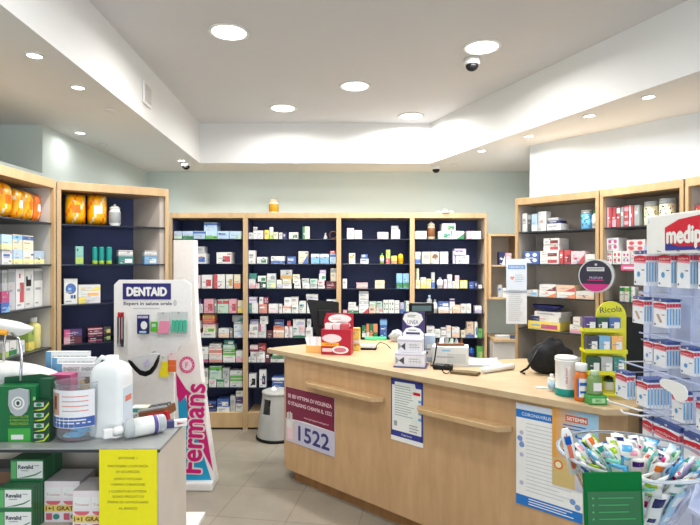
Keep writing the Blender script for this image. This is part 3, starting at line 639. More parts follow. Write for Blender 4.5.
# blue framed poster
a = ct(391.5); w_ = ct(423.5)-a
p = poster('counter_poster', 'white notice with navy border taped on the middle of the counter front', 'poster', a, w_, .905, .375)
g = G(); g.box(0,w_,-.002,0,0,.375,'white'); y = -.0026; nv = rgb(52,60,140)
g.rect(0,w_,.335,.375,y,nv); g.rect(0,.008,.03,.375,y,nv); g.rect(w_-.012,w_,.03,.375,y,nv); g.rect(0,w_,.028,.062,y,nv)
g.text('Federfarma', w_*.5, .045, .012, y-.0003, 'white')
g.face([(.03,y-.0008,.355),(w_*.75,y-.0008,.36),(w_*.8,y-.0008,.32),(w_-.05,y-.0008,.32),(w_-.045,y-.0008,.13),(.02,y-.0008,.13)], rgb(228,234,228))
g.lines(.03,w_*.74,.15,.34,13,y-.0012,'grey',.3); g.rect(w_*.70,w_*.92,.295,.312,y-.001,'red')
g.rect(w_*.1,w_*.2,.09,.12,y-.001,'grey'); g.lines(w_*.58,w_*.9,.07,.12,3,y-.001,'grey')
for k in range(4): g.rect(w_*.86,w_*.95,.15+k*.035,.165+k*.035,y-.001,'sky blue')
g.build('paper_sheet', MATTE, p)
# long white and blue notice
a = ct(516.5); w_ = ct(583)-a
p = poster('information_poster', 'tall white information notice with blue bands at right of the counter front', 'poster', a, w_, .898, .505)
g = G(); g.box(0,w_,-.002,0,0,.505,'white'); y = -.0026; bl = rgb(44,120,196)
g.rect(0,w_,.435,.475,y,bl); g.rect(0,w_,0,.05,y,bl); g.rect(0,w_,.475,.505,y,rgb(214,226,240))
g.text('CORONAVIRUS', w_*.32, .455, .016, y-.0003, 'white', w_*.45)
g.lines(w_*.16,w_*.9,.07,.42,19,y-.0003,rgb(196,200,206),.2)
for z in (.36,.31,.25,.11): g.disc(w_*.09,z,.011,.011,y-.0003,'lilac',12)
for x,z in ((.03,.30),(.02,.33),(w_*.86,.09),(w_*.93,.07)): g.disc(x,z,.014,.014,y-.0004,rgb(120,150,200),10)
g.lines(w_*.2,w_*.9,.008,.045,3,y-.0003,'white',.35)
g.build('paper_sheet', MATTE, p)
# Sistemin poster
a = ct(553); w_ = ct(600)-a-.004
p = poster('product_poster', 'orange and pale blue product poster overlapping the long notice near the counter end', 'poster', a, w_, .912, .37, .006)
g = G(); v = []; fs = []; n = 12; m = 14
for j in range(m+1):
    for i in range(n+1): v.append((w_*i/n, -.003, .37*j/m))
for j in range(m):
    for i in range(n): q = j*(n+1)+i; fs.append((q,q+1,q+n+2,q+n+1))
def pc(fi):
    i, j = fi[0]%(n+1), fi[0]//(n+1)
    if 5 <= j <= 8 and i > 12-(8-j)*2-3: return rgb(90,80,170) if (i+j)%3 else rgb(120,110,200)
    if j < 5: return rgb(206,180,120) if i < 6 else rgb(190,190,200)
    f = min(1, i/8); return tuple((1-f)*p_+f*q_ for p_,q_ in zip(rgb(224,160,70), rgb(160,200,226)))
g.faces(v, fs, pc); g.box(0,w_,-.002,0,0,.37,'white')
g.box(w_*.3,w_*.78,-.0045,-.0035,.315,.345,rgb(210,100,60)); g.text('SISTEMIN', w_*.54,.33,.017,-.0052,'white', w_*.42, bold=.04)
g.lines(w_*.25,w_*.85,.24,.305,4,-.0036,'blue',.3); g.disc(w_*.14,.10,.022,.022,-.0036,rgb(220,110,50),16); g.disc(w_*.14,.10,.015,.015,-.004,'cream',16)
g.build('paper_sheet', GLOSS, p)

# ------------------------------------------------------------------ things on the counter
def onc(px, py, dz=0): q = onz(px, py, CT); q.z = CT+dz+.0005; return q
# red and white box display
q = onc(336, 354); RB = CTH+math.radians(33)
t = thing('counter_display', 'red and white cardboard product display standing on the left end of the counter', 'display box', q, RB)
g = G(); W_, Hh, D_ = .215, .285, .10
g.box(-W_/2,W_/2,0,D_,0,Hh*.62,rgb(176,26,50)); g.slab([(-W_/2,Hh*.62),(W_/2,Hh*.62),(W_/2,Hh),(-W_/2+.02,Hh),(-W_/2,Hh*.82)], D_-.012, D_, rgb(178,28,52))
y = -.0008
g.disc(.03,.035,.06,.028,y,'white',20); g.disc(.03,.035,.045,.017,y-.0004,rgb(205,120,140),20); g.disc(-.03,.115,.07,.03,y,rgb(238,220,226),20)
g.rect(-W_/2,.02,.06,.085,y,'amber'); g.text('OFFERTA', -.04,.072,.014,y-.0005,'red'); g.rect(-.1,-.03,.02,.045,y,'pale pink')
g.disc(.01,Hh*.86,.085,.032,D_-.0128,'white',24); g.disc(.02,Hh*.70,.07,.03,D_-.0128,rgb(240,226,228),24)
g.rect(-.03,.03,.165,.20,D_-.0135,'white'); g.text('FLU', .0,.185,.022,D_-.0142,'red'); g.lines(-.05,.05,Hh*.82,Hh*.9,2,D_-.0135,'salmon')
g.build('display_body', GLOSS, t)
g = G()
for i in range(3): g.box(-.085+i*.058,-.085+i*.058+.05,.02,.08,.10,.215,['white','pale pink','red'][i])
pk = g.build('display_pocket', CARD, t)
q = onc(316, 352)
t = thing('leaflet_holder', 'low white tray of leaflets at the left of the red display', 'leaflet tray', q, RB)
G().box(-.075,.045,.0,.10,0,.05,'amber').build('tray', CARD, t)
g = G()
for i in range(7):
    x = -.07+i*.017; g.face([(x,.01,.05),(x+.014,.01,.05),(x+.008,.03,.115),(x-.02,.03,.105)],['white','pale pink','white'][i%3]); 
g.build('leaflets', CARD, t)
# yellow boxes
for i, (dz, c1) in enumerate(((0,'y/mu/B'),(.056,'y/w/F'),(.112,'y/or/B'))):
    q = onc(355.6, 350, dz); o = carton(.058,.05,.055,sty(c1)); place(o, q, RB)
    tag(o, ['yellow carton at the bottom of the short pile right of the red display','yellow carton in the middle of the short pile right of the red display','yellow carton topmost of the short pile right of the red display'][i], 'box', 'yellow cartons on the counter')
# monitor seen from behind
q = onc(324, 341)
t = thing('computer_monitor', 'black computer monitor seen from behind on the left of the counter', 'monitor', (q.x+.0,q.y+.02,CT+.0005), math.radians(8))
G().lathe([(.075,0),(.075,.008),(.02,.014),(.015,.02)], 'black', 20, 0, .02).build('stand_base', BLACKPL, t)
G().box(-.02,.02,.01,.03,.012,.14).build('stand', BLACKPL, t)
g = G(); g.M = Matrix.Translation((0,0,.07)) @ Matrix.Rotation(math.radians(-8),4,'X')
g.slab([(-.06,-.03),(.115,-.03),(.125,.09),(.125,.245),(.115,.255),(-.13,.278),(-.14,.265)], -.012, .01, 'black'); 
g.build('screen_housing', BLACKPL, t)
g = G(); g.M = Matrix.Translation((0,0,.07)) @ Matrix.Rotation(math.radians(-8),4,'X')
g.box(-.05,.06,-.03,-.012,.06,.19,'black',.006); g.build('rear_cover', BLACKPL, t)
# card reader with papers
q = onc(367.5, 349.2)
t = thing('card_reader_tray', 'small black tray with white slips and a thin cable on the counter', 'tray', q, math.radians(-6))
G().box(-.065,.065,0,.10,0,.014,bevel=.003).build('tray', BLACKPL, t)
g = G(); g.box(-.058,.058,.008,.085,.0145,.032,'white'); g.build('paper_slips', MATTE, t)
G().tube([(.05,.09,.01),(.09,.10,.045),(.14,.09,.03),(.17,.06,.004)], .003).build('cable', BLACKPL, t)
# green tray with tubes & clear bag on the counter's back edge
q = onc(375, 339.2)
t = thing('pen_tray', 'translucent green desk tray on the back edge of the counter', 'tray', (q.x,q.y-.02,CT+.0005), 0)
gm = plain('green_plastic', rgb(90,210,150), .3)
G().box(-.085,.095,.0,.07,0,.022,bevel=.004).build('tray', gm, t)
q = onc(396, 340.5)
g = G(); v=[]; fs=[]
random.seed(3)
bm2 = bmesh.new(); bmesh.ops.create_icosphere(bm2, subdivisions=2, radius=1)
v=[(p_.co.x*.06*(1+random.uniform(-.25,.25)), p_.co.y*.035, .055+p_.co.z*.055*(1+.4*p_.co.x)+random.uniform(-.008,.008)) for p_ in bm2.verts]; fs=[tuple(x.index for x in f.verts) for f in bm2.faces]; bm2.free()
mz=min(p_[2] for p_ in v); v=[(a_,b_,max(0,c_-mz-.01)) for a_,b_,c_ in v]
g.faces(v, fs, lambda fi: ['silver','pale grey','grey'][fi[0]%3])
o = tag(g.build('plastic_bag', FILM), 'crumpled silvery plastic bag behind the purple and white display', 'bag'); place(o, (q.x,q.y-.03,CT+.0005))
# purple and white display with two boxes in front
q = onc(411, 366.5); RL = math.radians(-14)
t = thing('counter_display', 'purple and white display card with lens shapes, in the middle of the counter', 'display', (q.x+.01,q.y+.055,CT+.0005), RL)
g = G(); hh = .335; PU = rgb(62,46,104)
g.box(-.105,.10,-.08,.085,0,.004,PU)
g.slab([(-.07,.0),(.075,.0),(.075,hh),(-.062,hh),(-.07,hh-.06)], .07, .078, PU)
y=.0692
def lens(cx, cz, w, h, c, yy): g.face([(cx-w,yy,cz),(cx-w*.55,yy,cz-h*.8),(cx,yy,cz-h),(cx+w*.55,yy,cz-h*.8),(cx+w,yy,cz),(cx+w*.8,yy,cz+h*.75),(cx+w*.3,yy,cz+h),(cx-w*.3,yy,cz+h),(cx-w*.8,yy,cz+h*.75)], c)
lens(0,.285,.066,.046,'white',y); g.text('LINEA', 0,.268,.028,y-.0006,PU,.07); g.lines(-.035,.035,.296,.316,2,y-.0006,'ink')
g.face([(-.066,y,.17),(.07,y,.17),(.072,y,.195),(.045,y,.225),(.0,y,.238),(-.045,y,.225),(-.066,y,.195)],'white')
g.rect(-.045,.045,.188,.202,y-.0006,PU); g.lines(-.03,.03,.208,.222,1,y-.0006,'ink')
g.build('display_card', GLOSS, t)
for i,(z,w,x,yy,l) in enumerate(((0,.185,-.005,-.065,'white carton with black arrowhead, lower of two before the purple display'),(.086,.155,-.005,-.05,'white carton with black arrowhead, upper of two before the purple display'))):
    g = G(); h_ = .084; g.box(-w/2,w/2,0,.115,0,h_,rgb(226,226,236)); y=-.0008
    g.face([(-w*.18,y,.012),(-w*.18,y,.06),(-w*.36,y,.036)],'ink'); g.face([(-w*.47,y,.012),(-w*.47,y,.06),(-w*.34,y,.036)],'grey'); g.rect(-w*.48,w*.48,.068,.074,y,'lilac'); g.rect(-w*.03,w*.4,.03,.034,y,'grey'); g.rect(-w*.03,w*.3,.045,.05,y,'grey')
    for k in range(4): g.rect(w*(.03+.1*k),w*(.05+.1*k),.015,.06,y-.0003,'pale grey')
    o = g.build('lens_solution_box', CARD); tag(o, l, 'box', 'white cartons before the purple display')
    M = Matrix.Rotation(RL,4,'Z') @ Vector((x,yy,0)); place(o, (t.location.x+M.x,t.location.y+M.y,CT+.0055+z), RL)
# customer display on a pole
q = onc(426, 356)
t = thing('customer_display', 'black till display on a pole behind the purple card', 'till display', (q.x,q.y+.05,CT+.0005), math.radians(4))
G().box(-.05,.05,-.04,.04,0,.012,bevel=.004).build('base', BLACKPL, t)
G().tube([(0,0,.01),(0,0,.31)], .012, 'black', 10).build('pole', BLACKPL, t)
g = G(); g.box(-.115,.06,-.03,.012,.29,.372,'black',.014); sh = g.build('display_housing', BLACKPL, t)
G().box(-.098,.038,-.0325,-.0305,.315,.352,rgb(80,104,108)).build('screen', GLOSS, t)
# white box with printed faces
q = onc(450, 365)
t2 = carton(.225,.14,.118,('white','pale grey','patch')); tag(t2, 'large white carton lying open beside the purple display on the counter', 'box'); place(t2, (q.x,q.y-.01,q.z), math.radians(-12))
q = onc(428.5, 361)
o = carton(.08,.09,.17,('pale blue','white','patch')); tag(o, 'pale blue narrow carton standing between purple display and large white carton', 'box'); place(o, (q.x+.0,q.y+.02,q.z), RL)
q = onc(449, 350)
g = G()
for i in range(5): g.face([(-.07+i*.03,0,.0),(-.04+i*.03,0,.0),(-.03+i*.03,.03,.05-.006*i),(-.06+i*.035,.02,.045)],['white','grey','pale green','silver','brown'][i])
g2 = g
g.box(-.08,.09,-.02,.05,0,.012,'brown'); o = tag(g.build('receipts', MATTE), 'heap of slips and pens lying on the large white carton', 'papers'); 
b_ = t2.location; place(o, (b_.x+.01,b_.y+.07,b_.z+.1195))
q = onc(436, 366.5)
o = G().tube([(-.02,.03,.01),(-.01,.01,.006),(.0,-.01,.05),(.01,-.015,.13),(.02,.0,.17)], .0045).build('cable', BLACKPL); tag(o, 'black cable hanging beside the large white carton', 'cable'); place(o, (q.x-.01,q.y,q.z))
o = G().box(-.045,.075,-.03,.03,0,.028,bevel=.008).build('barcode_scanner', BLACKPL); tag(o, 'black scanner lying before the large white carton', 'scanner'); place(o, (q.x+.02,q.y-.05,q.z), -.3)
q = onc(455, 373.4)
g = G(); g.prism([(-.065,-.03),(.09,-.035),(.10,.03),(.02,.045),(-.06,.03)], 0, .016, rgb(96,84,60), .004)
o = tag(g.build('cloth_pouch', plain('brown_cloth', rgb(104,88,60), .9, bump=.4)), 'small brown cloth pouch on the counter front edge', 'pouch'); place(o, (q.x+.045,q.y+.01,q.z), CTH+.3)
pts = [(.026*math.cos(a), .0, .028+.026*math.sin(a)) for a in [2*PI*i/18 for i in range(19)]]
g = G(); g.tube(pts, .0035, 'black', 6); g.tube([(.026,0,.028),(.05,.02,.01),(.075,.03,.006)], .003)
o = tag(g.build('eyeglasses', BLACKPL), 'folded dark eyeglasses beside the brown pouch', 'glasses'); q = onc(446, 372.5); place(o, (q.x,q.y-.015,q.z), .2)
q = onc(475, 366.4)
g = G(); g.box(-.14,.16,-.04,.11,0,.008,'pale grey'); g.face([(-.13,-.035,.009),(.12,-.035,.012),(.14,.10,.035),(-.10,.10,.02)],'white')
o = tag(g.build('paper_sheets', MATTE), 'loose sheets of paper beside the white paper roll', 'papers'); place(o, (q.x+.02,q.y+.05,q.z), -.15)
g = G(); g.tube([(-.125,0,.019),(.125,0,.019)], .018, 'white', 14); o = tag(g.build('paper_roll', MATTE), 'white rolled paper lying on the counter near the brown pouch', 'paper roll'); q = onc(498, 370.5); place(o, (q.x,q.y,q.z), .52)
# small white bottle and slip
q = onc(553, 391)
o = thing('bottle', 'tiny white bottle on the counter left of the white and green tub', 'bottle', (q.x,q.y,q.z)); g, cf = bottle_g(.037,.085,'off-white','white','pale blue'); g.build('bottle_body', GLOSS, o); cf(o)
q = onc(542, 387.5); o = G().box(-.03,.035,-.012,.012,0,.007,bevel=.002).build('blister_strip', WHITEPL); tag(o, 'thin white strip lying beside the tiny white bottle', 'strip'); place(o, q, -.25)
# black bag
q = onc(549, 374)
bmx = bmesh.new(); bmesh.ops.create_icosphere(bmx, subdivisions=4, radius=1)
from mathutils import noise as mnoise
v=[]
for p_ in bmx.verts:
    c_ = p_.co; zz = c_.z*.5+.5
    w = 1-.45*zz*zz; nn = mnoise.noise(c_*2.2)*.16
    v.append(((c_.x*.135*w+.045*zz*(1-zz)+.03*zz)*(1+nn), c_.y*.075*w*(1+nn), max(0, zz*.215*(1+.5*nn)-.004)))
fs=[tuple(x.index for x in f.verts) for f in bmx.faces]; bmx.free()
t = thing('shoulder_bag', 'soft black bag slumped on the counter below the right grey bay', 'bag', (q.x,q.y+.04,q.z), -.15)
g = G(); g.faces(v, fs, 'black', True); g.build('bag_body', plain('black_fabric', rgb(20,20,24), .85, bump=.4), t)
g = G(); g.tube([(-.06,-.05,.14),(-.09,-.075,.09),(-.12,-.07,.04),(-.155,-.05,.012),(-.13,-.055,.006)], .007); g.build('strap', BLACKPL, t)
# white and green tub
q = onc(569.5, 396.5)
t = thing('product_tub', 'large white tub with green base and pink lettering at the counter end', 'tub', (q.x,q.y+.0,q.z), -.1)
r = .051
g = G().lathe([(r*1.02,0),(r*1.04,.004),(r*1.04,.030),(r*1.0,.036),(r*.98,.042),(r*1.0,.165),(r*1.06,.17),(r*1.06,.176)], [(.035,'teal'),(.3,'white')], 32, 0, r)
g.M = Matrix(); 
g.rect(-.012,.004,.05,.15,-.003,'white'); g.text('MULTIVIT', -.014,.105,.010,-.0045,'magenta',.075,rot=PI/2)
g.build('tub_body', GLOSS, t)
G().lathe([(r*1.04,.176),(r*1.05,.186),(r*.9,.191),(.001,.191)], 'white', 32, 0, r).build('lid', GLOSS, t)
o_tri = 0
# orange bottle, green bottle
am_ = plain('amber_liquid', rgb(206,110,40), .15); gl_ = plain('green_liquid', rgb(120,150,90), .15)
q = onc(584.5, 401.5)
t = thing('mouthwash_bottle', 'orange bottle with white cap and white label beside the white tub', 'bottle', q, 0)
G().lathe([(.031,0),(.034,.006),(.034,.11),(.028,.13),(.018,.14),(.018,.145)], 'orange', 22, 0, .034, .95, .8).build('bottle_body', am_, t)
G().lathe([(.024,.14),(.026,.142),(.026,.172),(.024,.175)], 'white', 20, 0, .034).build('cap', WHITEPL, t)
g = G(); n=8; pts=[(.0345*math.sin(a)*.96, .034-.0345*math.cos(a)*.82) for a in [-.9+1.8*i/n for i in range(n+1)]]
for i in range(n): g.face([(pts[i][0],pts[i][1],.02),(pts[i+1][0],pts[i+1][1],.02),(pts[i+1][0],pts[i+1][1],.108),(pts[i][0],pts[i][1],.108)],'white' if i%n else 'blue')
g.rect(-.02,.015,.075,.09,.0048,'blue'); g.rect(-.018,.01,.04,.05,.0048,'blue'); g.build('label', GLOSS, t)
q = onc(598, 404)
t = thing('mouthwash_bottle', 'clear green bottle with dark cap standing on a green pack', 'bottle', (q.x,q.y,q.z+.0), 0)
G().lathe([(.038,.042),(.036,.05),(.034,.09),(.030,.12),(.016,.13),(.016,.132)], 'green', 22, 0, .036, 1, .8).build('bottle_body', gl_, t)
G().lathe([(.018,.128),(.019,.13),(.019,.148),(.017,.15)], 'pale green', 16, 0, .036).build('cap', plain('pale_green_plastic', rgb(176,196,160), .4), t)
G().rect(-.018,.02,.06,.098,.006,'white').build('label', GLOSS, t, False)
g = G(); g.box(-.042,.042,-.005,.075,0,.041,rgb(70,160,80),.004); g.rect(-.03,.03,.008,.03,-.0058,rgb(170,220,160)); g.text('BIO', 0,.02,.012,-.0066,'dark green')
o = tag(g.build('soap_pack', GLOSS), 'bright green wrapped pack under the clear green bottle', 'pack'); place(o, q)
# small dark green jar right of it
q = onc(611, 392)
o = jar_thing('jar', .05, .085, 'dark green', 'black', 'small dark green jar beside the clear green bottle', band='white'); place(o, q)
# candy stand
q = onc(607, 398.8)
CSR = math.radians(-8)
t = thing('candy_stand', 'yellow three-tier candy stand with arched header at the counter end', 'stand', (q.x+.05,q.y+.09,q.z), CSR)
YE = rgb(226,220,30); ym = plain('yellow_board', YE, .35)
arch = [(-.03,0),(.114,0),(.114,.38)]+[(.042+.0715*math.cos(a), .38+.075*math.sin(a)) for a in [PI*i/16 for i in range(1,16)]]+[(-.03,.38)]
g = G(); g.slab(arch, .085, .092, YE); g.text('Ricola', .040,.414,.030,.0842,rgb(20,26,40),.105,rot=.1); g.box(-.10,-.03,.085,.092,0,.32,YE); g.build('header_board', GLOSS, t)
G().box(-.10,.085,-.035,.085,0,.012,bevel=.002).build('foot', ym, t)
for k, z in enumerate((.105,.205,.305)):
    g = G(); y0 = -.045+k*.03
    g.box(-.11,.085,y0,.085,z,z+.006,YE); g.box(-.11,.085,y0,y0+.004,z+.006,z+.02,YE); g.box(-.11,-.107,y0,.085,z+.006,z+.014,YE); g.box(.082,.085,y0,.085,z+.006,z+.014,YE)
    g.build('tray', GLOSS, t)
cw = [('dark green','pale grey','teal'),('ink','sky blue','amber'),('purple','dark green','blue')]
cl = {'dark green':'dark green','pale grey':'pale grey','teal':'teal','ink':'slate','sky blue':'sky blue','amber':'amber','purple':'purple','blue':'blue'}
for k, z in enumerate((.1115,.2115,.3115)):
    for i in range(3):
        y0 = -.038+k*.03; c_ = cw[k][i]
        o = carton(.052,.05,(.078,.078,.066)[k],(c_,'white','patch')); M = Matrix.Rotation(CSR,4,'Z') @ Vector((-.075+i*.057,y0,0))
        place(o, (t.location.x+M.x,t.location.y+M.y,t.location.z+z), CSR)
        tag(o, '%s candy box, %s from left on the %s tier of the yellow candy stand' % (cl[c_], ORD[i], ('lowest','middle','top')[k]), 'candy box', 'candy boxes on the yellow stand')
        o.name = 'candy_box'
# tall black box behind the stand
q = onc(634, 388)
t = thing('black_screen', 'tall black panel standing behind the yellow candy stand', 'screen', (q.x+.08,q.y+.08,q.z), math.radians(-8))
G().box(-.085,.085,0,.03,.012,.36,bevel=.004).build('screen_housing', BLACKPL, t); G().box(-.06,.06,-.03,.06,0,.012,bevel=.003).build('stand_base', BLACKPL, t)
# round pack hung on the post between the two grey bays
q = Vector((UD['P'].x-.06, UD['P'].y-.07, 0)); q = at(596,275,3.36)
t = thing('round_sign', 'round dark sign with silver rim and pink base hung on the maple post', 'sign', (q.x,q.y,q.z), math.radians(-40))
n=36; R_=.108
G().slab([(R_*math.cos(2*PI*i/n),R_*math.sin(2*PI*i/n)) for i in range(n)], 0, .035, 'silver').build('rim', GLOSS, t)
g = G(); g.disc(-.004,0,R_*.90,R_*.92,-.001,rgb(40,38,56),36); 
seg=[( -.004+R_*.90*math.cos(a), R_*.92*math.sin(a)) for a in [PI+.55+(PI-1.1)*i/16 for i in range(17)]]
g.face([(x,-.0016,z) for x,z in seg], rgb(180,50,120)); g.rect(-.055,.05,.03,.055,-.0018,'pale grey'); g.lines(-.05,.045,.034,.052,2,-.0024,'ink'); g.disc(0,.072,.008,.008,-.0018,'silver',12)
g.text('PROFUMI', 0,-.012,.014,-.0018,'lilac'); g.rect(-.05,.045,-.03,-.024,-.0018,'magenta'); g.build('sign_face', GLOSS, t)
G().box(-.01,.01,.034,.05,-.02,.02).build('hook', BLACKPL, t)
# paper notice on the left post of the right grey bay
q = at(516.5, 323, 3.80)
t = thing('paper_notice', 'long paper notice in two sheets hanging beside the right grey bay', 'notice', (q.x,q.y,q.z), math.radians(-8))
g = G(); g.box(-.072,.072,0,.002,.0,.29,rgb(224,226,230)); g.rect(-.07,.07,.24,.47,-.001,rgb(214,224,236)); g.box(-.072,.072,0,.002,.22,.47,rgb(214,224,236)); g.rect(-.06,.06,.395,.425,-.0015,rgb(110,150,210)); g.text('FARMACIA', 0,.41,.018,-.002,'white',.10)
g.lines(-.055,.055,.02,.25,16,-.0012,'grey',.2); g.face([(-.045,-.0015,.335),(-.03,-.0015,.315),(-.015,-.0015,.335),(-.02,-.0015,.345),(-.03,-.0015,.338),(-.04,-.0015,.345)], 'salmon'); g.lines(-.01,.055,.30,.36,4,-.0015,'grey',.25)
g.build('paper_sheet', MATTE, t)
# papers on the side desk
o = tag(G().prism([(-.07,-.05),(.08,-.05),(.07,.06),(-.06,.05)],0,.02,'pale grey').build('paper_sheets', MATTE), 'papers lying on the low corner desk', 'papers'); place(o,(1.47,5.05,.8855),.2)
o = tag(G().prism([(-.05,-.02),(.06,-.025),(.05,.02),(-.04,.03)],0,.03,rgb(70,84,120)).build('folded_cloth', plain('blue_cloth', rgb(70,84,110), .9)), 'folded blue cloth lying on the low corner desk', 'cloth'); place(o,(1.56,4.97,.8855),.1)
# step stool
q = onz(275, 441, 0)
t = thing('step_stool', 'grey round plastic step stool on the floor behind the counter end', 'stool', (q.x,q.y+.13,0), 0)
def stool_ring(a0, a1, z0, z1, g, n=6):
    for i in range(n):
        a = a0+(a1-a0)*i/n; b = a0+(a1-a0)*(i+1)/n
        R0 = lambda z: .185-.055*(z/.41)
        v = []
        for z in (z0, z1):
            for an in (a, b):
                for th_ in (0, -.014): v.append(((R0(z)+th_)*math.cos(an), (R0(z)+th_)*math.sin(an), z))
        g.faces(v, [(0,2,6,4),(1,5,7,3),(0,4,5,1),(2,3,7,6),(4,6,7,5),(0,1,3,2)], 'grey', False)
g = G(); stool_ring(0,2*PI,.02,.235,g,32); 
for k in range(3):
    a = k*2*PI/3-1.86; stool_ring(a, a+1.45, .235, .37, g, 8)
stool_ring(0,2*PI,.37,.41,g,32)
bmesh.ops.remove_doubles(g.bm, verts=g.bm.verts, dist=.0004)
g.build('stool_body', GREYPL, t)
G().lathe([(.133,.405),(.137,.41),(.137,.425),(.12,.432),(.001,.432)], 'grey', 32).build('step_top', GREYPL, t)
G().lathe([(.186,0),(.192,.002),(.192,.02),(.184,.026)], 'black', 36).build('rubber_ring', BLACKPL, t)
o = tag(G().lathe([(.035,0),(.03,.008),(.018,.02),(.012,.03)], 'pale grey', 16).build('plastic_cone', FROST), 'small pale cone standing on the grey step stool', 'cone'); place(o,(t.location.x-.03,t.location.y,.4325))
# ================================================================== left foreground display table
TZ = 1.0
def ont(px, py, dz=0): q = onz(px, py, TZ); q.z = TZ+dz+.0005; return q
t = thing('display_table', 'low gondola display with grey glass top and open front, bottom left', 'display table', (0,0,0))
x0, x1, y0, y1 = -1.68, -.615, 1.70, 2.03
G().prism([(x0,y0),(x1,y0),(x1-.012,y1),(x0,y1)], TZ-.012, TZ, bevel=.002).build('glass_top', plain('grey_glass_top', rgb(150,152,150), .12), t)
G().prism([(x0,y0-.002),(x1+.001,y0-.002),(x1+.001,y0+.001),(x0,y0+.001)], TZ-.0125, TZ-.004).build('top_edge', EDGE, t)
G().prism([(x1-.022,y0+.004),(x1-.004,y0+.004),(x1-.016,y1-.004),(x1-.034,y1-.004)], 0, TZ-.013).build('side_panel', CREAMPL, t)
G().box(x0,x1-.036,y1-.02,y1-.004,.0,TZ-.013).build('back_panel', CREAMPL, t)
G().box(x0,x1-.036,y0+.01,y1-.021,.70,.712).build('shelf', CREAMPL, t)
G().box(x0,x1-.036,y0+.01,y1-.021,.0,.10).build('plinth', CREAMPL, t)
# yellow note
k = (129-350)/F*1.70
t = thing('yellow_note', 'yellow printed paper note taped to the front of the display table', 'notice', (k,1.694,TZ-.3), 0)
g = G(); w=.186; g.box(-w/2,w/2,-.001,.001,0,.298,rgb(244,232,44)); y=-.0018
for s_, z, ww in (('ENTRARE 1',.272,.06),('MANTENERE LA DISTANZA',.246,.13),('DI SICUREZZA',.228,.075),('(NON SI TOCCANO',.205,.09),('I FARMACI E BANCONE)',.187,.11),('I CLIENTI IN ATTESA',.165,.12),('SONO PREGATI DI',.148,.10),('PRIMA DI AVVICINARSI',.130,.13),('AL BANCO',.110,.06)):
    g.text(s_, 0, z, .008, y, rgb(110,104,40), ww)
g.build('paper_sheet', MATTE, t)
# boxes on the shelf inside the table
SHZ = .712
def on_s(px, py, Y): p = at(px, py, Y); return p
grn = [( 32, 468, 1.86, 2,'topmost of the green and white boxes inside the display table'),(22,492,1.82,1,''),(15,515,1.78,0,'')]
def green_box(px, z, Y, label, w=.112, h=.072, d=.058):
    g = G(); g.box(-w/2,w/2,0,d,0,h,rgb(20,120,66)); y=-.0008
    g.rect(-w*.30,w/2-.002,h*.12,h*.92,y,'white'); g.rect(-w*.48,-w*.32,h*.1,h*.9,y,rgb(70,180,90))
    g.text('Revalid', -.004,h*.66,.013,y-.0005,'ink',bold=.05); g.rect(.025,.042,h*.7,h*.74,y-.0004,'grey'); g.lines(-.02,.012,h*.42,h*.54,1,y-.0004,'grey')
    g.face([(-.03,y-.0004,h*.14),(.0,y-.0004,h*.16),(.03,y-.0004,h*.26),(.05,y-.0004,h*.42),(.05,y-.0004,h*.47),(.028,y-.0004,h*.32),(0,y-.0004,h*.22)], rgb(60,130,80))
    for i in (1,2,3): g.face([(w/2+.0006,i*d/4,0),(w/2+.0006,i*d/4+.004,0),(w/2+.0006,i*d/4+.004,h),(w/2+.0006,i*d/4,h)],'dark green')
    o = g.build('supplement_box', CARD); place(o, ((px-350)/F*Y,Y,z)); return tag(o, label, 'box', 'green supplement boxes in the display table')
zz = SHZ+.0005
names3 = ['bottom','second','third']
for r_, (px, Y, zs) in enumerate(((16,1.735,[0,1,2]),(28,1.865,[3]))):
    pass
# left near stack of two visible, taller stack behind
rowsY = (1.735, 1.795, 1.855)
RN = ('front','middle','rear')
for r_ in range(3):
    for i in range(2): green_box(15*1.0 if r_ == 0 else 350-(335*1.735/rowsY[r_]), zz+i*.073, rowsY[r_], 'green and white supplement box, %s layer, %s row, inside the display table' % (('lowest','middle')[i], RN[r_]))
for r_ in (0, 1): green_box(27 if r_ == 0 else 350-323*1.79/1.85, zz+.146, (1.79,1.85)[r_], 'green and white supplement box, %s one of the topmost layer inside the display table' % ('front','rear')[r_])
def promo(px, Y, z, label, w=.12, h=.14):
    g = G(); g.box(-w/2,w/2,0,.11,0,h,rgb(236,222,226)); y=-.0008
    for s_ in (-.5, 0):
        a = s_*w; g.disc(a+w*.25,h*.52,w*.21,h*.10,y,rgb(220,60,90),14,PI,2*PI); g.rect(a+.004,a+w/2-.004,h*.60,h*.86,y-.0003,'white'); g.text('Tricovel', a+w*.25,h*.68,.009,y-.0008,rgb(200,90,110),w*.38)
        g.rect(a+.006,a+w*.22,h*.06,h*.22,y,rgb(200,40,80)); g.disc(a+w*.34,h*.14,.012,.010,y-.0003,'teal',10)
    g.rect(-w/2,w/2,h*.26,h*.43,y-.0004,rgb(236,204,60)); g.text('1+1 GRATIS', 0,h*.345,.014,y-.001,rgb(120,70,20),w*.9,bold=.06)
    o = g.build('hair_care_box', CARD); place(o, ((px-350)/F*Y,Y,z)); return tag(o, label, 'box', 'pink promotional boxes in the display table')
promo(62,1.80,zz,'pink and white double pack reading 1+1 GRATIS, left of two in front')
promo(91,1.725,zz,'pink and white double pack reading 1+1 GRATIS, right, beside the yellow note')
o = carton(.13,.09,.16,('dark grey','brown','band')); place(o, (-1.245,1.86,zz)); tag(o, 'dark brown carton at the left end inside the display table', 'box')

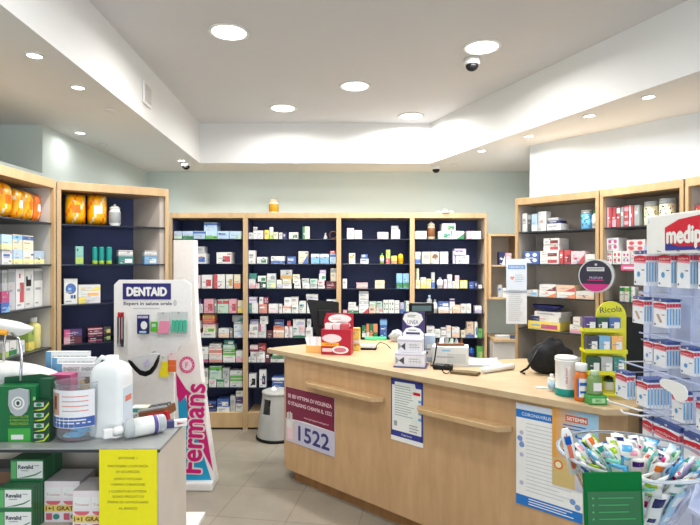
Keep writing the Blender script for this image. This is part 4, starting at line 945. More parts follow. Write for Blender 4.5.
# ---- on the table top
# green product display with four curved packs
q = ont(22, 441)
t = thing('product_display', 'green cardboard product display with lime lettering on the display table', 'display', (q.x,q.y,q.z), .05)
g = G(); GRN = rgb(18,110,60)
g.box(-.09,.045,0,.06,0,.185,GRN); g.slab([(-.09,.185),(.082,.185),(.082,.205),(.03,.215),(-.09,.205)],.055,.06,rgb(14,78,48)); g.box(.045,.083,.02,.06,0,.205,rgb(14,78,48)); y=-.0008
g.rect(-.045,.028,.0,.045,y,rgb(70,170,70)); g.rect(-.035,.005,.008,.024,y-.0004,'white')
for i, s_ in enumerate(('CON ALOE','E MENTOLO','FRESCHEZZA')): g.text(s_, -.008,.085-i*.012,.008,y-.0004,'lime',.06)
g.rect(.036,.0445,.0,.15,y,rgb(150,210,120)); g.build('display_body', GLOSS, t)
for i in range(4):
    q2 = (q.x+.065, q.y-.006, q.z+i*.035)
    g = G(); g.box(-.024,.03,0,.035,0,.034,rgb(30,66,44)); y=-.0008
    g.face([(-.022,y,.002),(.01,y,.008),(.028,y,.030),(.028,y,.022),(.014,y,.004),(-.005,y,.001)],rgb(190,220,60)); g.rect(-.02,.012,.014,.028,y-.0004,'pale grey'); g.disc(-.004,.021,.010,.006,y-.0008,'green',10)
    o = tag(g.build('gum_pack', GLOSS), 'dark green pack with lime curve, %s in the column of the green display' % ['lowest','second from bottom','third from bottom','topmost'][i], 'pack', 'curved packs in the green display'); place(o, q2, .05)
q2 = (-1.235,1.745,TZ+.0005)
o = carton(.07,.07,.15,('dark green','lime','diag')); tag(o, 'dark green carton with lime corner cut off by the left picture edge', 'box'); place(o, q2)
# wire rack with curved white plates behind
q = Vector((-1.27, 1.93, TZ+.0005))
t = thing('wire_display_rack', 'bent wire display rack carrying two curved white plates, left foreground', 'rack', q)
G().tube([(0,0,0),(.0,0,.30),(.03,-.03,.36),(.10,-.07,.33),(.14,-.12,.27),(.155,-.15,.20)], .0045, 'silver', 8).build('wire_frame', STEEL, t)
def plate(cx, cy, cz, rx, rz_, tilt, name, colr, lbl=None):
    g = G(); g.M = Matrix.Translation((cx,cy,cz)) @ Matrix.Rotation(tilt,4,'Y')
    g.lathe([(.001,-rz_),(rx*.6,-rz_*.8),(rx*.93,-rz_*.2),(rx,rz_*.1),(rx*.97,rz_*.25),(rx*.6,rz_*.5),(.001,rz_*.55)], colr, 36, 0, 0, 1, .42)
    return g.build(name, GLOSS, t)
plate(.045,-.02,.205,.165,.055,math.radians(7),'curved_plate','white')
plate(.02,-.02,.372,.10,.034,math.radians(10),'curved_plate','white')
G().tube([(-.06,-.045,.362),(.0,-.062,.356),(.05,-.058,.350)], .009, 'amber', 8).build('orange_band', GLOSS, t)
# silver round tag hanging on the wire
t2 = thing('metal_tag', 'silver shield-shaped tag hanging on the green product display', 'tag', (q.x+.165,1.752,TZ+.115))
g = G(); sh = [(-.032,.06),(-.034,.012),(-.026,-.012),(-.01,-.025),(.01,-.025),(.026,-.012),(.034,.012),(.032,.06),(.0,.066)]
g.slab(sh, 0, .008, 'silver'); g.disc(0,.018,.022,.022,-.001,'white',20); g.disc(0,.018,.016,.016,-.0015,'grey',20,inner=.7); g.disc(0,.018,.006,.007,-.0016,'dark grey',10); g.build('tag_body', FILM, t2)
# three staggered boxes
for i, (pa, pb, pt, Y) in enumerate(((46,88,351,2.005),(52,94,357,1.975),(57,98,363,1.945))):
    X0, X1 = (pa-350)/F*Y, (pb-350)/F*Y; h = H-(pt-262)*Y/F-TZ; w = X1-X0
    g = G(); g.box(-w/2,w/2,0,.022,0,h,rgb(226,228,230)); y=-.0008
    g.rect(-w/2,-w*.38,0,h,y,rgb(60,140,190)); g.rect(-w*.36,w/2,h*.86,h*.98,y,rgb(236,236,234)); g.text('ENERGIT', -w*.14,h*.915,.013,y-.0006,'ink',w*.38); g.text('ENERGIT', w*.29,h*.915,.013,y-.0006,'ink',w*.36)
    g.disc(-w*.15,h*.70,w*.15,h*.07,y-.0004,rgb(232,170,60),14); g.disc(w*.2,h*.66,w*.16,h*.1,y-.0004,rgb(230,190,90),14); g.disc(w*.25,h*.72,.012,.012,y-.0008,'brown',10); g.rect(-w*.2,w*.15,h*.5,h*.6,y-.0004,'sky blue')
    o = tag(g.build('energy_drink_box', CARD), 'white box with blue spine and two round pictures, %s of three staggered ones' % ['rearmost','middle','front'][i], 'box', 'staggered white boxes with blue spine'); place(o, ((X0+X1)/2,Y,TZ+.0005))
o = carton(.075,.05,.20,('magenta','red','side')); q = ont(57,432); tag(o, 'magenta carton behind the clear plastic tub', 'box'); place(o, (q.x,1.875,TZ+.0005))
# clear tub with label
q = ont(70, 442)
t = thing('label_tub', 'clear plastic tub with photo label holding pale blue pads', 'tub', (q.x,q.y+.055,q.z), 0)
def oval(rx, ry, z): return [(rx*math.cos(a), ry*math.sin(a), z) for a in [2*PI*i/28 for i in range(28)]]
g = G(); n=28; v=[]; prof=[(.066,.002),(.072,.02),(.076,.19),(.078,.195),(.075,.195),(.073,.19),(.069,.02),(.064,.005)]
g.lathe(prof+[(.001,.005)], 'white', 28, 0, 0, 1, .8); g.build('tub_shell', plain('clear_film', (.9,.93,.95), .08, trans=.92, ior=1.1), t)
g = G(); n=10; R1,R2=.0785,.064
def arcpt(a,z): return (R1*math.sin(a), -R2*math.cos(a), z)
def band(a0,a1,z0,z1,c_,k=1.0,n=10):
    for i in range(n):
        a=a0+(a1-a0)*i/n; b=a0+(a1-a0)*(i+1)/n
        pa=[Vector(arcpt(x,z))*1 for x,z in ((a,z0),(b,z0),(b,z1),(a,z1))]
        g.face([(p_.x*k,p_.y*k,p_.z) for p_ in pa], c_)
band(-1.1,1.1,.05,.175,rgb(236,236,240)); band(-.95,1.1,.052,.085,rgb(70,100,170),1.004); band(-.95,-.45,.092,.165,rgb(206,160,140),1.004); band(-.8,-.6,.11,.155,rgb(120,70,60),1.008,4)
for k_ in range(4): band(-.3,.8,.105+k_*.016,.108+k_*.016,'salmon',1.004,6)
band(-.7,.9,.064,.068,'white',1.008,6); band(-.6,.7,.074,.078,'white',1.008,6)
g.build('label', GLOSS, t)
g = G(); random.seed(5)
for i in range(9): 
    a=random.uniform(0,6.28); rr=random.uniform(0,.035); z_=.008+i*.004
    g.lathe([(.02,z_),(.026,z_+.004),(.02,z_+.01)], 'sky blue' if i%3 else 'pale blue', 12, rr*math.cos(a), rr*math.sin(a)*.7)
tag(g.build('cotton_pads', MATTE), 'pale blue pads lying in the bottom of the clear tub', 'pads', kind='stuff'); bpy.context.scene.objects['cotton_pads'].location = t.location
# white jug
q = ont(105, 438)
t = thing('plastic_jug', 'large white translucent plastic jug with screw neck on the display table', 'jug', (q.x,q.y+.05,q.z), -.05)
wj, dj = .060, .05
def rr_(w, d, r, z, n=5):
    out=[]
    for cx, cy, a0 in ((w-r,d-r,0),(-w+r,d-r,PI/2),(-w+r,-d+r,PI),(w-r,-d+r,3*PI/2)):
        for i in range(n+1): a=a0+PI/2*i/n; out.append((cx+r*math.cos(a), cy+r*math.sin(a), z))
    return out
levels=[(.96,.004,0),(1,.004,.006),(1,.004,.07),(.985,.004,.12),(1,.004,.17),(1,.004,.205),(.95,.0,.225),(.80,0,.242),(.50,0,.254),(.34,0,.258),(.32,0,.275)]
g = G(); v=[]; fs=[]; 
for s_, off_, z_ in levels: v += rr_(wj*s_, dj*s_, .022*s_, z_)
n=24
for i in range(len(levels)-1):
    for k in range(n): fs.append((i*n+k,i*n+(k+1)%n,(i+1)*n+(k+1)%n,(i+1)*n+k))
fs.append(tuple(reversed(range(n)))); fs.append(tuple(range((len(levels)-1)*n,len(levels)*n)))
g.faces(v, fs, 'white', True); g.build('jug_body', FROST, t)
g = G(); g.box(.0595,.0612,-.035,.03,.05,.17,rgb(214,226,236)); g.face([(.0616,-.025,.12),(.0616,.02,.12),(.0616,.02,.14),(.0616,-.025,.14)],'salmon'); g.build('label', GLOSS, t)
G().tube([(-.015,0,.262),(-.035,0,.268),(-.05,0,.255),(-.055,0,.22)], .009, 'white', 8).build('handle', FROST, t)
# spray bottle lying down
q = ont(140, 438)
t = thing('spray_bottle', 'clear spray bottle with white nozzle lying on its side by the table edge', 'bottle', (q.x-.045,q.y-.0,q.z+.033), 0)
M0 = Matrix.Rotation(math.radians(36),4,'Z') @ Matrix.Rotation(math.radians(90),4,'Y')
g = G(); g.M = M0; g.lathe([(.022,-.01),(.031,-.0),(.031,.12),(.027,.127),(.001,.128)], [(.0,'pale blue'),(.2,'white')], 20); g.build('bottle_body', plain('clear_bottle', rgb(224,230,232), .12, trans=.5, ior=1.2), t)
g = G(); g.M = M0; g.lathe([(.0315,.02),(.0316,.02),(.0316,.10),(.0315,.10)], 'white', 20); g.lathe([(.0318,.085),(.0319,.085),(.0319,.098),(.0318,.098)], rgb(90,80,150), 20); g.build('label', GLOSS, t)
g = G(); g.M = M0; g.lathe([(.012,-.012),(.014,-.02),(.014,-.035),(.009,-.045)], 'white', 16); g.box(-.012,.02,-.01,.01,-.075,-.045,'white',.005); g.tube([(.015,0,-.06),(.022,0,-.035),(.018,0,-.02)],.004,'white'); g.build('nozzle', WHITEPL, t)
# small boxes behind it
for i,(px,dx,c_,l) in enumerate(((139,0,('white','teal','band'),'small white carton with green top leaning left, behind the spray bottle'),(147,0,('cream','green','band'),'small cream carton with green top, behind the spray bottle'))):
    q = ont(px, 419); o = carton(.03,.04,.055,c_); place(o,(q.x,q.y-.03,q.z),.12); tag(o, l, 'box', 'small cartons by the spray bottle')
q = ont(163, 419)
t = thing('blister_pack', 'shiny silver and red blister pack on the display table behind the spray bottle', 'pack', (q.x-.015,q.y-.02,q.z), .0)
g = G(); g.M = Matrix.Translation((0,0,.02)) @ Matrix.Rotation(math.radians(-10),4,'Y')
g.prism([(-.055,-.03),(.045,-.035),(.06,.04),(-.035,.045)],0,.03,'brown'); g.prism([(-.02,-.04),(.055,-.045),(.06,-.03),(-.01,-.02)],-.012,.02,rgb(190,44,50)); g.build('pack_tray', GLOSS, t)
g = G(); g.M = Matrix.Translation((0,0,.02)) @ Matrix.Rotation(math.radians(-10),4,'Y')
for i in range(5): g.prism([(-.06+.008*i,-.02+i*.012),(.045,-.02+i*.012),(.05,-.014+i*.012),(-.055+.008*i,-.012+i*.012)],.031,.038+.002*(i%2),['silver','dark grey'][i%2])
g.build('foil_blisters', FILM, t)
q = ont(174, 424)
o = G(); o.M = Matrix.Translation((0,0,.012)); o.box(-.055,.03,-.012,.012,-.012,.012,rgb(40,40,110)); o.text('Oral', -.02,0,.011,-.0128,'pale pink'); o.box(.03,.075,-.011,.011,-.011,.011,'white'); o.face([(.04,-.0118,-.004),(.07,-.0118,.0),(.04,-.0118,.006)],'red')
o = o.build('toothpaste_box', CARD); tag(o, 'navy and white toothpaste carton lying at the corner of the display table', 'box'); place(o,(q.x-.02,q.y-.035,q.z),.42)

# ================================================================== dental hygiene floor stand
Yd = 3.2
def dx(px): return (px-350)/F*Yd
X0, X1 = dx(114), dx(195); cx = (X0+X1)/2; w = X1-X0
t = thing('dental_floor_stand', 'white floor stand with navy header sign and hanging oral care packs', 'stand', (cx,Yd,0), 0)
zt = H-(279-262)/F*Yd; zz0 = .02
pan = [(-w/2,.03),(dx(174)-cx,.03),(dx(174)-cx,H-(356-262)/F*Yd),(dx(180)-cx,H-(346-262)/F*Yd),(dx(191)-cx,H-(340-262)/F*Yd),(dx(191)-cx,zt-.03),(dx(187)-cx,zt-.01),(dx(183)-cx,zt),(-w/2+.03,zt),(-w/2,zt-.03)]
G().slab(pan, 0, .02, rgb(236,234,232)).build('back_board', GLOSS, t)
G().box(-w/2+.0,dx(200)-cx,-.10,.12,0,.03,'white',.004).build('base', GLOSS, t)
g = G(); hx0, hx1 = dx(123)-cx, dx(171)-cx; hz1, hz0 = H-(282.5-262)/F*Yd, H-(298.5-262)/F*Yd
g.box(hx0,hx1,-.004,-.0005,hz0,hz1,rgb(44,40,110)); g.text('DENTAID',(hx0+hx1)/2,(hz0+hz1)/2,.052,-.0048,'white',(hx1-hx0)*.82,bold=.07)
g.text('Expert in salute orale',(hx0+hx1)/2+.005,H-(302.5-262)/F*Yd,.02,-.001,'ink',(hx1-hx0)*1.0,bold=.03); g.disc(dx(175)-cx,H-(302-262)/F*Yd,.012,.02,-.001,'pale grey',12); g.lines(hx0+.06,hx1+.02,H-(309-262)/F*Yd,H-(306-262)/F*Yd,1,-.001,'pale grey'); g.build('header_sign', GLOSS, t)
def hang(px0, px1, py0, py1, label, draw, name='hanging_pack', out=.03):
    xa, xb = dx(px0), dx(px1); z1, z0 = H-(py0-262)/F*(Yd-out), H-(py1-262)/F*(Yd-out)
    o = thing(name, label, 'pack', ((xa+xb)/2, Yd-out, z0), 0, 'oral care packs on the white stand')
    ww, hh = xb-xa, z1-z0; g = G(); draw(g, ww, hh); g.build('pack_body', GLOSS, o)
    G().tube([(0,out-.001,hh*.95),(0,-.012,hh*.95),(0,-.015,hh*.98)], .0025, 'silver').build('hook', STEEL, o)
    return o
def brushes(g, w, h):
    g.box(-w/2,w/2,.004,.006,0,h,'off-white'); g.box(-w*.4,w*.3,.0,.004,h*.86,h,'red')
    for i in range(3): g.box(-w*.42+i*w*.3,-w*.42+i*w*.3+w*.13,-.004,.004,h*.1,h*.88,['ink','maroon','dark grey'][i])
    g.box(-w*.4,-w*.05,-.004,.003,.0,h*.25,'grey'); g.box(0,w*.3,-.004,.003,.0,h*.22,'ink')
hang(119,127.5,311.5,346,'long toothbrush pack with red tops, leftmost on the white stand', brushes)
def navyp(g, w, h): g.box(-w/2,w/2,0,.012,0,h,'navy'); g.rect(-w*.45,w*.45,h*.82,h*.95,-.0008,'lilac'); g.disc(w*.1,h*.45,w*.28,h*.22,-.0008,'white',16); g.rect(-w*.3,w*.3,h*.05,h*.15,-.0008,'pale blue')
hang(139,150.5,314,333,'navy floss pack with white oval on the white stand', navyp)
def greenp(g, w, h): g.box(-w/2,w/2,0,.012,0,h,'bright green'); g.rect(-w*.3,w*.3,h*.5,h*.8,-.0008,'pale green')
hang(152.5,158.8,321,331,'small green pack between navy and pink packs on the white stand', greenp)
def pinkp(g, w, h):
    g.box(-w/2,w/2,.006,.009,0,h,'pale grey')
    for i in range(3): g.slab([(-w*.48+i*w*.3,.01),(-w*.18+i*w*.3,.01),(-w*.02+i*w*.25,h*.6),(-w*.3+i*w*.28,h*.62)], -.002*i, .006, rgb(226,140,170))
hang(159,171,311.5,334,'pink interdental brush pack on the white stand', pinkp)
def tealp(g, w, h):
    g.box(-w/2,w/2,.006,.009,0,h,'pale grey')
    for i in range(4): g.slab([(-w*.48+i*w*.24,.01),(-w*.3+i*w*.24,.01),(-w*.2+i*w*.22,h*.6),(-w*.4+i*w*.23,h*.65)], -.002*i, .006, rgb(70,180,150))
hang(172,189,311,333,'wide teal interdental brush pack, rightmost on the white stand', tealp)
def yel(g, w, h): g.slab([(-w/2,0),(w/2,.0),(w/2,h*.72),(-w*.1,h*.72)],0,.008,rgb(238,220,50)); g.box(-w*.3,w/2,.0,.004,h*.72,h,'off-white')
hang(160,170,355,376,'yellow hanging pack on the lower row of the white stand', yel)
def ora(g, w, h): g.box(-w/2,w/2,0,.01,0,h*.62,rgb(226,110,60)); g.box(-w/2,w/2,0,.004,h*.62,h,'pale pink'); g.rect(-w/2,w/2,h*.3,h*.36,-.0008,'salmon')
hang(169.5,177.5,352,371,'orange hanging pack on the lower row of the white stand', ora)
# visor like clear pack with black band
Yv = 3.04
vx = lambda px: (px-350)/F*Yv
vz = lambda py: H-(py-262)/F*Yv
o = thing('face_visor', 'clear visor with a black curved band hanging on the white stand', 'visor', (vx(145), Yv, vz(376)), 0)
X_, Z_ = vx(145), vz(376)
lo_ = [(129,359),(132,364),(136,369),(141,373.5),(147,375),(152,373),(156,367.5),(158.5,361),(159.5,354)]
up_ = [(158,357),(154.5,364),(150.5,368.5),(146,370),(141,368.5),(136.5,364),(133,360)]
G().slab([(vx(a)-X_,vz(b)-Z_) for a,b in lo_+up_], -.02, .01, 'black').build('head_band', BLACKPL, o)
G().slab([(vx(a)-X_,vz(b)-Z_) for a,b in [(129,358),(133,360),(136.5,364),(141,368.5),(146,370),(150.5,368.5),(154.5,364),(158,357),(159,352.5),(150,352),(138,354.5)]], -.012, .004, 'off-white').build('clear_shield', plain('clear_shield_film', rgb(226,228,230), .15, trans=.3, ior=1.15), o)
G().slab([(vx(a)-X_,vz(b)-Z_) for a,b in [(144,362),(149,358),(151,361),(146,366)]], -.016, -.012, 'lilac').build('badge', GLOSS, o)
G().tube([(.0,.16,.12),(0,.0,.12)], .003).build('hook', STEEL, o)

# ================================================================== tall totem
Yf = 3.73
def fx(px): return (px-350)/F*Yf
def fz(py): return H-(py-262)/F*Yf
base = (fx(184),Yf,0)
t = thing('advertising_totem', 'tall white advertising totem with vertical magenta lettering on cyan', 'totem', base, 0)
cx = base[0]
out = [(fx(173.5)-cx,.06),(fx(215)-cx,.06),(fx(207.5)-cx,fz(430)),(fx(201)-cx,fz(375)),(fx(196.5)-cx,fz(330)),(fx(194.5)-cx,fz(290)),(fx(194)-cx,fz(239)),(fx(173.5)-cx,fz(239))]
G().slab(out, 0, .09, rgb(240,238,236)).build('totem_body', GLOSS, t)
g = G(); y=-.001; CY = rgb(30,160,210); MG = rgb(206,30,120)
def P_(*pp): return [(fx(a)-cx, fz(b)) for a, b in pp]
def poly(pts, c_, yy=y): g.face([(a,yy,b) for a,b in pts], c_)
poly(P_((176,372),(184,392),(214.3,488.5),(181,491),(180,440),(178,400)), CY)
poly(P_((176,372),(186.5,394),(188,420),(213,470),(208,440),(200,400),(186,388)), MG, y-.0004)
poly(P_((176,372),(187,393),(180,402),(177,395)), MG, y-.0006)
g.disc(fx(187)-cx,fz(364),.055,.060,y-.0008,rgb(226,90,150),28); g.disc(fx(187)-cx,fz(364),.036,.040,y-.0012,'white',24); g.disc(fx(187)-cx,fz(364),.033,.037,y-.0015,rgb(250,228,238),24); g.text('F',fx(187)-cx,fz(364),.04,y-.002,rgb(206,30,120))
for i in range(14):
    a=2*PI*i/14; g.text('F',fx(187)-cx+.045*math.cos(a),fz(364)+.049*math.sin(a),.010,y-.002,'white')
# lettering with white outline
for dx_, dz_, c_, yy in ((0,0,'x',0),):
    a0 = math.atan2(fz(385)-fz(465), fx(193)-fx(189)); L_ = math.hypot(fz(385)-fz(468), fx(194)-fx(188))
    for ox, oz in ((-.016,0),(.016,0),(0,-.016),(0,.016),(-.012,.012),(.012,-.012),(.012,.012),(-.012,-.012)):
        g.text('Fermans',fx(192.5)-cx+ox,fz(427)+oz,.15,y-.003-.0006*(abs(ox)*100+ox*30+oz*17+1),'white',L_*1.06,rot=a0)
    for ox, oz in ((0,0),(.005,0),(-.005,0),(0,.005),(0,-.005)): g.text('Fermans',fx(192.5)-cx+ox,fz(427)+oz,.15,y-.008-abs(ox)/10-abs(oz)/8-(ox+oz)/25,MG,L_*1.06,rot=a0)
g.text('ti piace',fx(202)-cx,fz(481),.035,y-.001,'white',.14,rot=.05)
g.build('printed_front', GLOSS, t, False)
G().box(fx(178)-cx,fx(214)-cx,-.05,.14,0,.06,bevel=.01).build('foot', WHITEPL, t)
# ================================================================== plaster display (right edge)
# local frame: x runs from the far end towards the viewer, -y looks at the aisle
A = Vector((.972,1.80)); Bv = Vector((.998,1.50)); dU = (Bv-A).normalized(); MTH = math.atan2(dU.y, dU.x)
def ms(px, out=0):                      # position along the display for a sight line, at distance out in front
    w = Vector((-dU.y,dU.x)); Q = A-w*out
    k = (px-350)/F; s = (k*Q.y-Q.x)/(dU.x-k*dU.y); return s, (Q+dU*s).y
def mz(px, py, out=0): return H-(py-262)*ms(px,out)[1]/F
wN = Vector((-dU.y,dU.x))
t = thing('plaster_display', 'tall lavender floor display of plasters with red oval header sign', 'display stand', (A.x,A.y,0), MTH)
BY = .075
s0 = ms(641)[0]; s0b = -.06
G().box(s0b,.85,BY,BY+.02,.06,1.63,rgb(186,198,230)).build('back_board', LAV, t)
G().box(s0b,.85,BY-.16,BY+.14,0,.06,bevel=.003).build('base', WHITEPL, t)
# vertical ribs of the perforated board
g = G()
for i in range(9): g.box(s0b+.1*i+.03,s0b+.1*i+.038,BY-.004,BY-.0005,.10,1.62,rgb(214,220,238))
g.build('ribs', LAV, t)
hs = ms(650)[0]
g = G(); z0, z1 = mz(650,253.5), mz(650,218); g.box(hs,.62,-.012,.0,z0,z1+.006,'white',.002)
y=-.0135; R0 = ms(667)[0]+.01
g.M = Matrix()
n=24; cxh, czh = R0+.19, (z0+z1)/2
g.rect(R0,R0+.38,z0+.01,z1-.035,y,rgb(40,50,140))
pts=[(cxh+.19*math.cos(a), czh+.004+.058*math.sin(a)) for a in [2*PI*i/40 for i in range(40)]]
g.face([(R0,y-.0006,z0+.035),(R0+.06,y-.0006,z0+.022),(R0+.19,y-.0006,z0+.018),(R0+.32,y-.0006,z0+.022),(R0+.38,y-.0006,z0+.035),(R0+.38,y-.0006,z1-.035),(R0+.32,y-.0006,z1-.014),(R0+.19,y-.0006,z1-.004),(R0+.06,y-.0006,z1-.014),(R0,y-.0006,z1-.035)], rgb(206,24,48))
g.text('medipresteril', R0+.010+.155,czh,.05,y-.0014,'white',.31,bold=.06)
g.text('F', hs+.014,z1-.012,.012,y,'sky blue')
g.build('header_sign', GLOSS, t)
for xb in (.30,.05): G().box(xb,xb+.01,.001,BY,1.60,1.66).build('header_bracket', LAV, t)
PB = rgb(96,156,206)
def pack_mesh(w, h, pic, name='plaster_pack'):
    g = G(); g.box(-w/2,w/2,0,.0085,0,h,rgb(236,238,242)); y=-.0006
    g.box(-w/2,w/2,0.001,.0075,h,h*1.12,rgb(70,90,150)); g.disc(0,h*1.06,.006,.003,y+.0004,'white',10)
    g.face([(-w/2,y,h*.80),(w/2,y,h*.76),(w/2,y,h*.93),(0,y,h*.97),(-w/2,y,h*.93)], rgb(200,40,60)); g.face([(-w/2,y,h*.74),(w/2,y,h*.70),(w/2,y,h*.76),(-w/2,y,h*.80)], rgb(220,140,150))
    g.text('medipres',0,h*.85,h*.06,y-.0005,'white',w*.8)
    g.rect(w*.15,w*.38,h*.48,h*.51,y,'ink'); g.disc(-w*.38,h*.1,w*.06,w*.06,y,'ink',8)
    if pic == 'drop': g.disc(-w*.1,h*.36,w*.14,h*.09,y,PB,12)
    elif pic == 'plaster': g.face([(-w*.3,y,h*.5),(-w*.1,y,h*.52),(w*.2,y,h*.22),(w*.02,y,h*.16)], rgb(196,160,140))
    else: g.face([(-w*.25,y,h*.5),(w*.0,y,h*.38),(-w*.25,y,h*.24)], PB)
    x = w/2+.0006                                          # printed narrow side that faces the viewer
    g.face([(x,.0015,h*.12),(x,.0062,h*.12),(x,.0062,h*.74),(x,.0015,h*.74)], rgb(112,172,216)); g.face([(x,0,h*.80),(x,.0085,h*.80),(x,.0085,h*.94),(x,0,h*.94)], rgb(214,70,90))
    o = g.build(name, GLOSS); return o
rows = [ # (clusters [(px0, px1, depth count)], py top, py bottom, px of reference, out, pic)
 ('top row', [(634,646,5,'drop'),(658,671,3,'drop'),(677,690,5,'drop'),(698,712,4,'drop')], 253.5, 284, 634, .0),
 ('second row', [(632.5,644,3,'plaster'),(653.5,666.5,5,'plaster')], 298, 321.5, 633, .0),
 ('third row', [(643.5,652.5,1,'drop'),(653.5,666.5,5,'arrow'),(680.5,694,4,'drop')], 339, 361, 643, .0),
 ('fourth row', [(615.5,627,3,'arrow'),(636.5,647.5,7,'drop'),(672,683,3,'drop'),(696,709,4,'drop')], 371, 394, 615.5, .085),
 ('fifth row', [(642.5,652,1,'drop'),(653.5,679,2,'plaster'),(683.5,712,2,'plaster')], 421, 462, 653, .06)]
WNM = ['first','second','third','fourth']
for rn, cl, pt, pb, pref, out in rows:
    zt, zb = mz(pref,pt,out), mz(pref,pb,out); h = zt-zb
    for ci, (a, b, cnt, pic) in enumerate(cl):
        sa, sb_ = ms(a,out)[0], ms(b,out)[0]; w = sb_-sa
        src = pack_mesh(w-.001, h, pic)
        for k in range(cnt):
            o = src if k == 0 else src.copy()
            if k: COL.objects.link(o)
            step = .0098 if out == 0 else .0105
            q = A+dU*((sa+sb_)/2)-wN*(out-k*step)
            place(o, (q.x,q.y,zb), MTH)
            if k == 0: tag(o, 'front plaster pack of the %s bunch from left, %s of the display' % (WNM[ci], rn), 'plaster pack', 'plaster packs on the tall display')
            else: tag(o, 'blue-edged plaster packs hanging behind front one, %s bunch from left, %s of display' % (WNM[ci], rn), 'plaster pack', 'packs behind %s bunch %s' % (WNM[ci], rn))
        rod = G().tube([(( sa+sb_)/2, BY, zt+h*.06),((sa+sb_)/2,-out-.02,zt+h*.06),((sa+sb_)/2,-out-.024,zt+h*.085)], .0018, 'silver'); rod.build('hook', STEEL, t)
# white price rails with dark blue strip
for px, py, out in ((652,293,.012),(655,335,.012),(640,366,.095),(660,413,.07)):
    z = mz(px,py,out)+.0; g = G()
    sA = ms(620 if out > .08 else 640, out)[0]
    g.box(sA,.75,-out-.004,-out,z-.001,z+.003,rgb(170,182,214))
    for xx in (sA+.02,.5): g.box(xx,xx+.004,-out,BY,z-.001,z+.002,'silver')
    g.build('price_rail', GLOSS, t)
# empty hooks sticking out to the left
for px0, py0, px1, py1 in ((613,405,640,411),(627,412.5,641,416)):
    za = mz(640,py1,.1); 
    g = G(); sa = ms(px0,.12)[0]; sb_ = ms(px1,.09)[0]
    g.tube([(sa,-.14,za+.012),(sa,-.13,za+.003),(sb_,-.09,za),(sb_,BY,za)], .003, 'white', 8); g.build('hook', WHITEPL, t)
# white bird-shaped shelf talker
q = A+dU*ms(674,.115)[0]-wN*.115; z = mz(674,390,.115)
t3 = thing('shelf_talker', 'white rounded blank tag clipped over the fourth row of plasters', 'tag', (q.x,q.y,z), MTH)
g = G(); pts = [(a_*.92,b_*.8) for a_,b_ in [(-.062,.018),(-.050,.030),(-.02,.034),(.02,.032),(.045,.028),(.058,.012),(.055,-.012),(.035,-.030),(.01,-.030),(-.005,-.012),(-.03,-.004),(-.055,.002)]]
g.slab(pts, -.002, .0, 'white'); g.build('tag_card', GLOSS, t3)
# white carton with red edge at the bottom
q = A+dU*.165-wN*.07
t4 = None
o = G(); o.box(-.05,.05,0,.12,0,.115,'white'); o.rect(-.045,.0,.07,.09,-.0008,'red'); o.rect(.012,.048,0,.04,-.0008,'dark red'); o.rect(.02,.04,.06,.10,-.0008,'pale pink')
o = o.build('plaster_box', CARD); tag(o, 'white plaster carton with red print low on the tall display', 'box'); 
zc = .93
place(o, (q.x,q.y,zc), MTH)
G().box(.09,.6,-.075,BY,zc-.012,zc-.0005,rgb(200,206,226)).build('tray', LAV, t)

# ================================================================== clear tub with sample sachets
TC = Vector((.672,1.25)); RZ = 1.145
t = thing('sample_tub', 'clear plastic bowl full of toothbrush and sachet packs, bottom right', 'tub', (TC.x,TC.y,.98))
zz = RZ-.98
g = G(); g.lathe([(.001,0),(.065,0),(.075,.004),(.105,.06),(.138,.125),(.160,zz),(.168,zz+.004),(.167,zz+.001),(.157,zz-.006),(.135,.125),(.102,.06),(.073,.008),(.001,.004)], 'white', 40); g.build('tub_shell', ACRYL, t)
G().lathe([(.160,zz-.001),(.169,zz-.001),(.170,zz+.003),(.162,zz+.004)], 'white', 40, caps=False).build('rim', plain('cloudy_acrylic', rgb(214,222,232), .2, trans=.4, ior=1.1), t)
g = G()
pd = thing('plinth_stand', 'white plinth under the clear bowl of sachets', 'plinth', (TC.x,TC.y,0))
G().box(-.06,.06,-.06,.06,0,.9795,bevel=.004).build('plinth_body', WHITEPL, pd)
# green acrylic sign
ga = plain('green_acrylic', rgb(20,120,60), .15, trans=.35, ior=1.1)
p = thing('green_sign', 'translucent green notice sign propped in front of the clear bowl', 'sign', (.537,1.052,.868), math.radians(2))
g = G(); w=.122; g.M = Matrix.Rotation(math.radians(-4),4,'X'); g.box(-w/2,w/2,0,.006,0,.305,bevel=.002); 
g.build('sign_panel', ga, p)
g = G(); g.M = Matrix.Rotation(math.radians(-4),4,'X'); g.rect(-w/2+.006,w/2-.006,.01,.268,-.0012,rgb(14,92,46))
for i in range(18): z=.255-i*.0138; g.disc(-w*.36,z,.0022,.0022,-.002,rgb(70,160,90),8); g.lines(-w*.27,w*.4,z-.003,z+.003,1,-.002,rgb(50,140,80),.4)
g.build('printed_text', GLOSS, p)
G().box(-w/2,w/2,-.02,.05,-.009,0.0).build('foot', ga, p)
G().box(-w/2+.03,w/2-.03,.0,.05,-.009-.859+.009,-.009).build('post', WHITEPL, p)
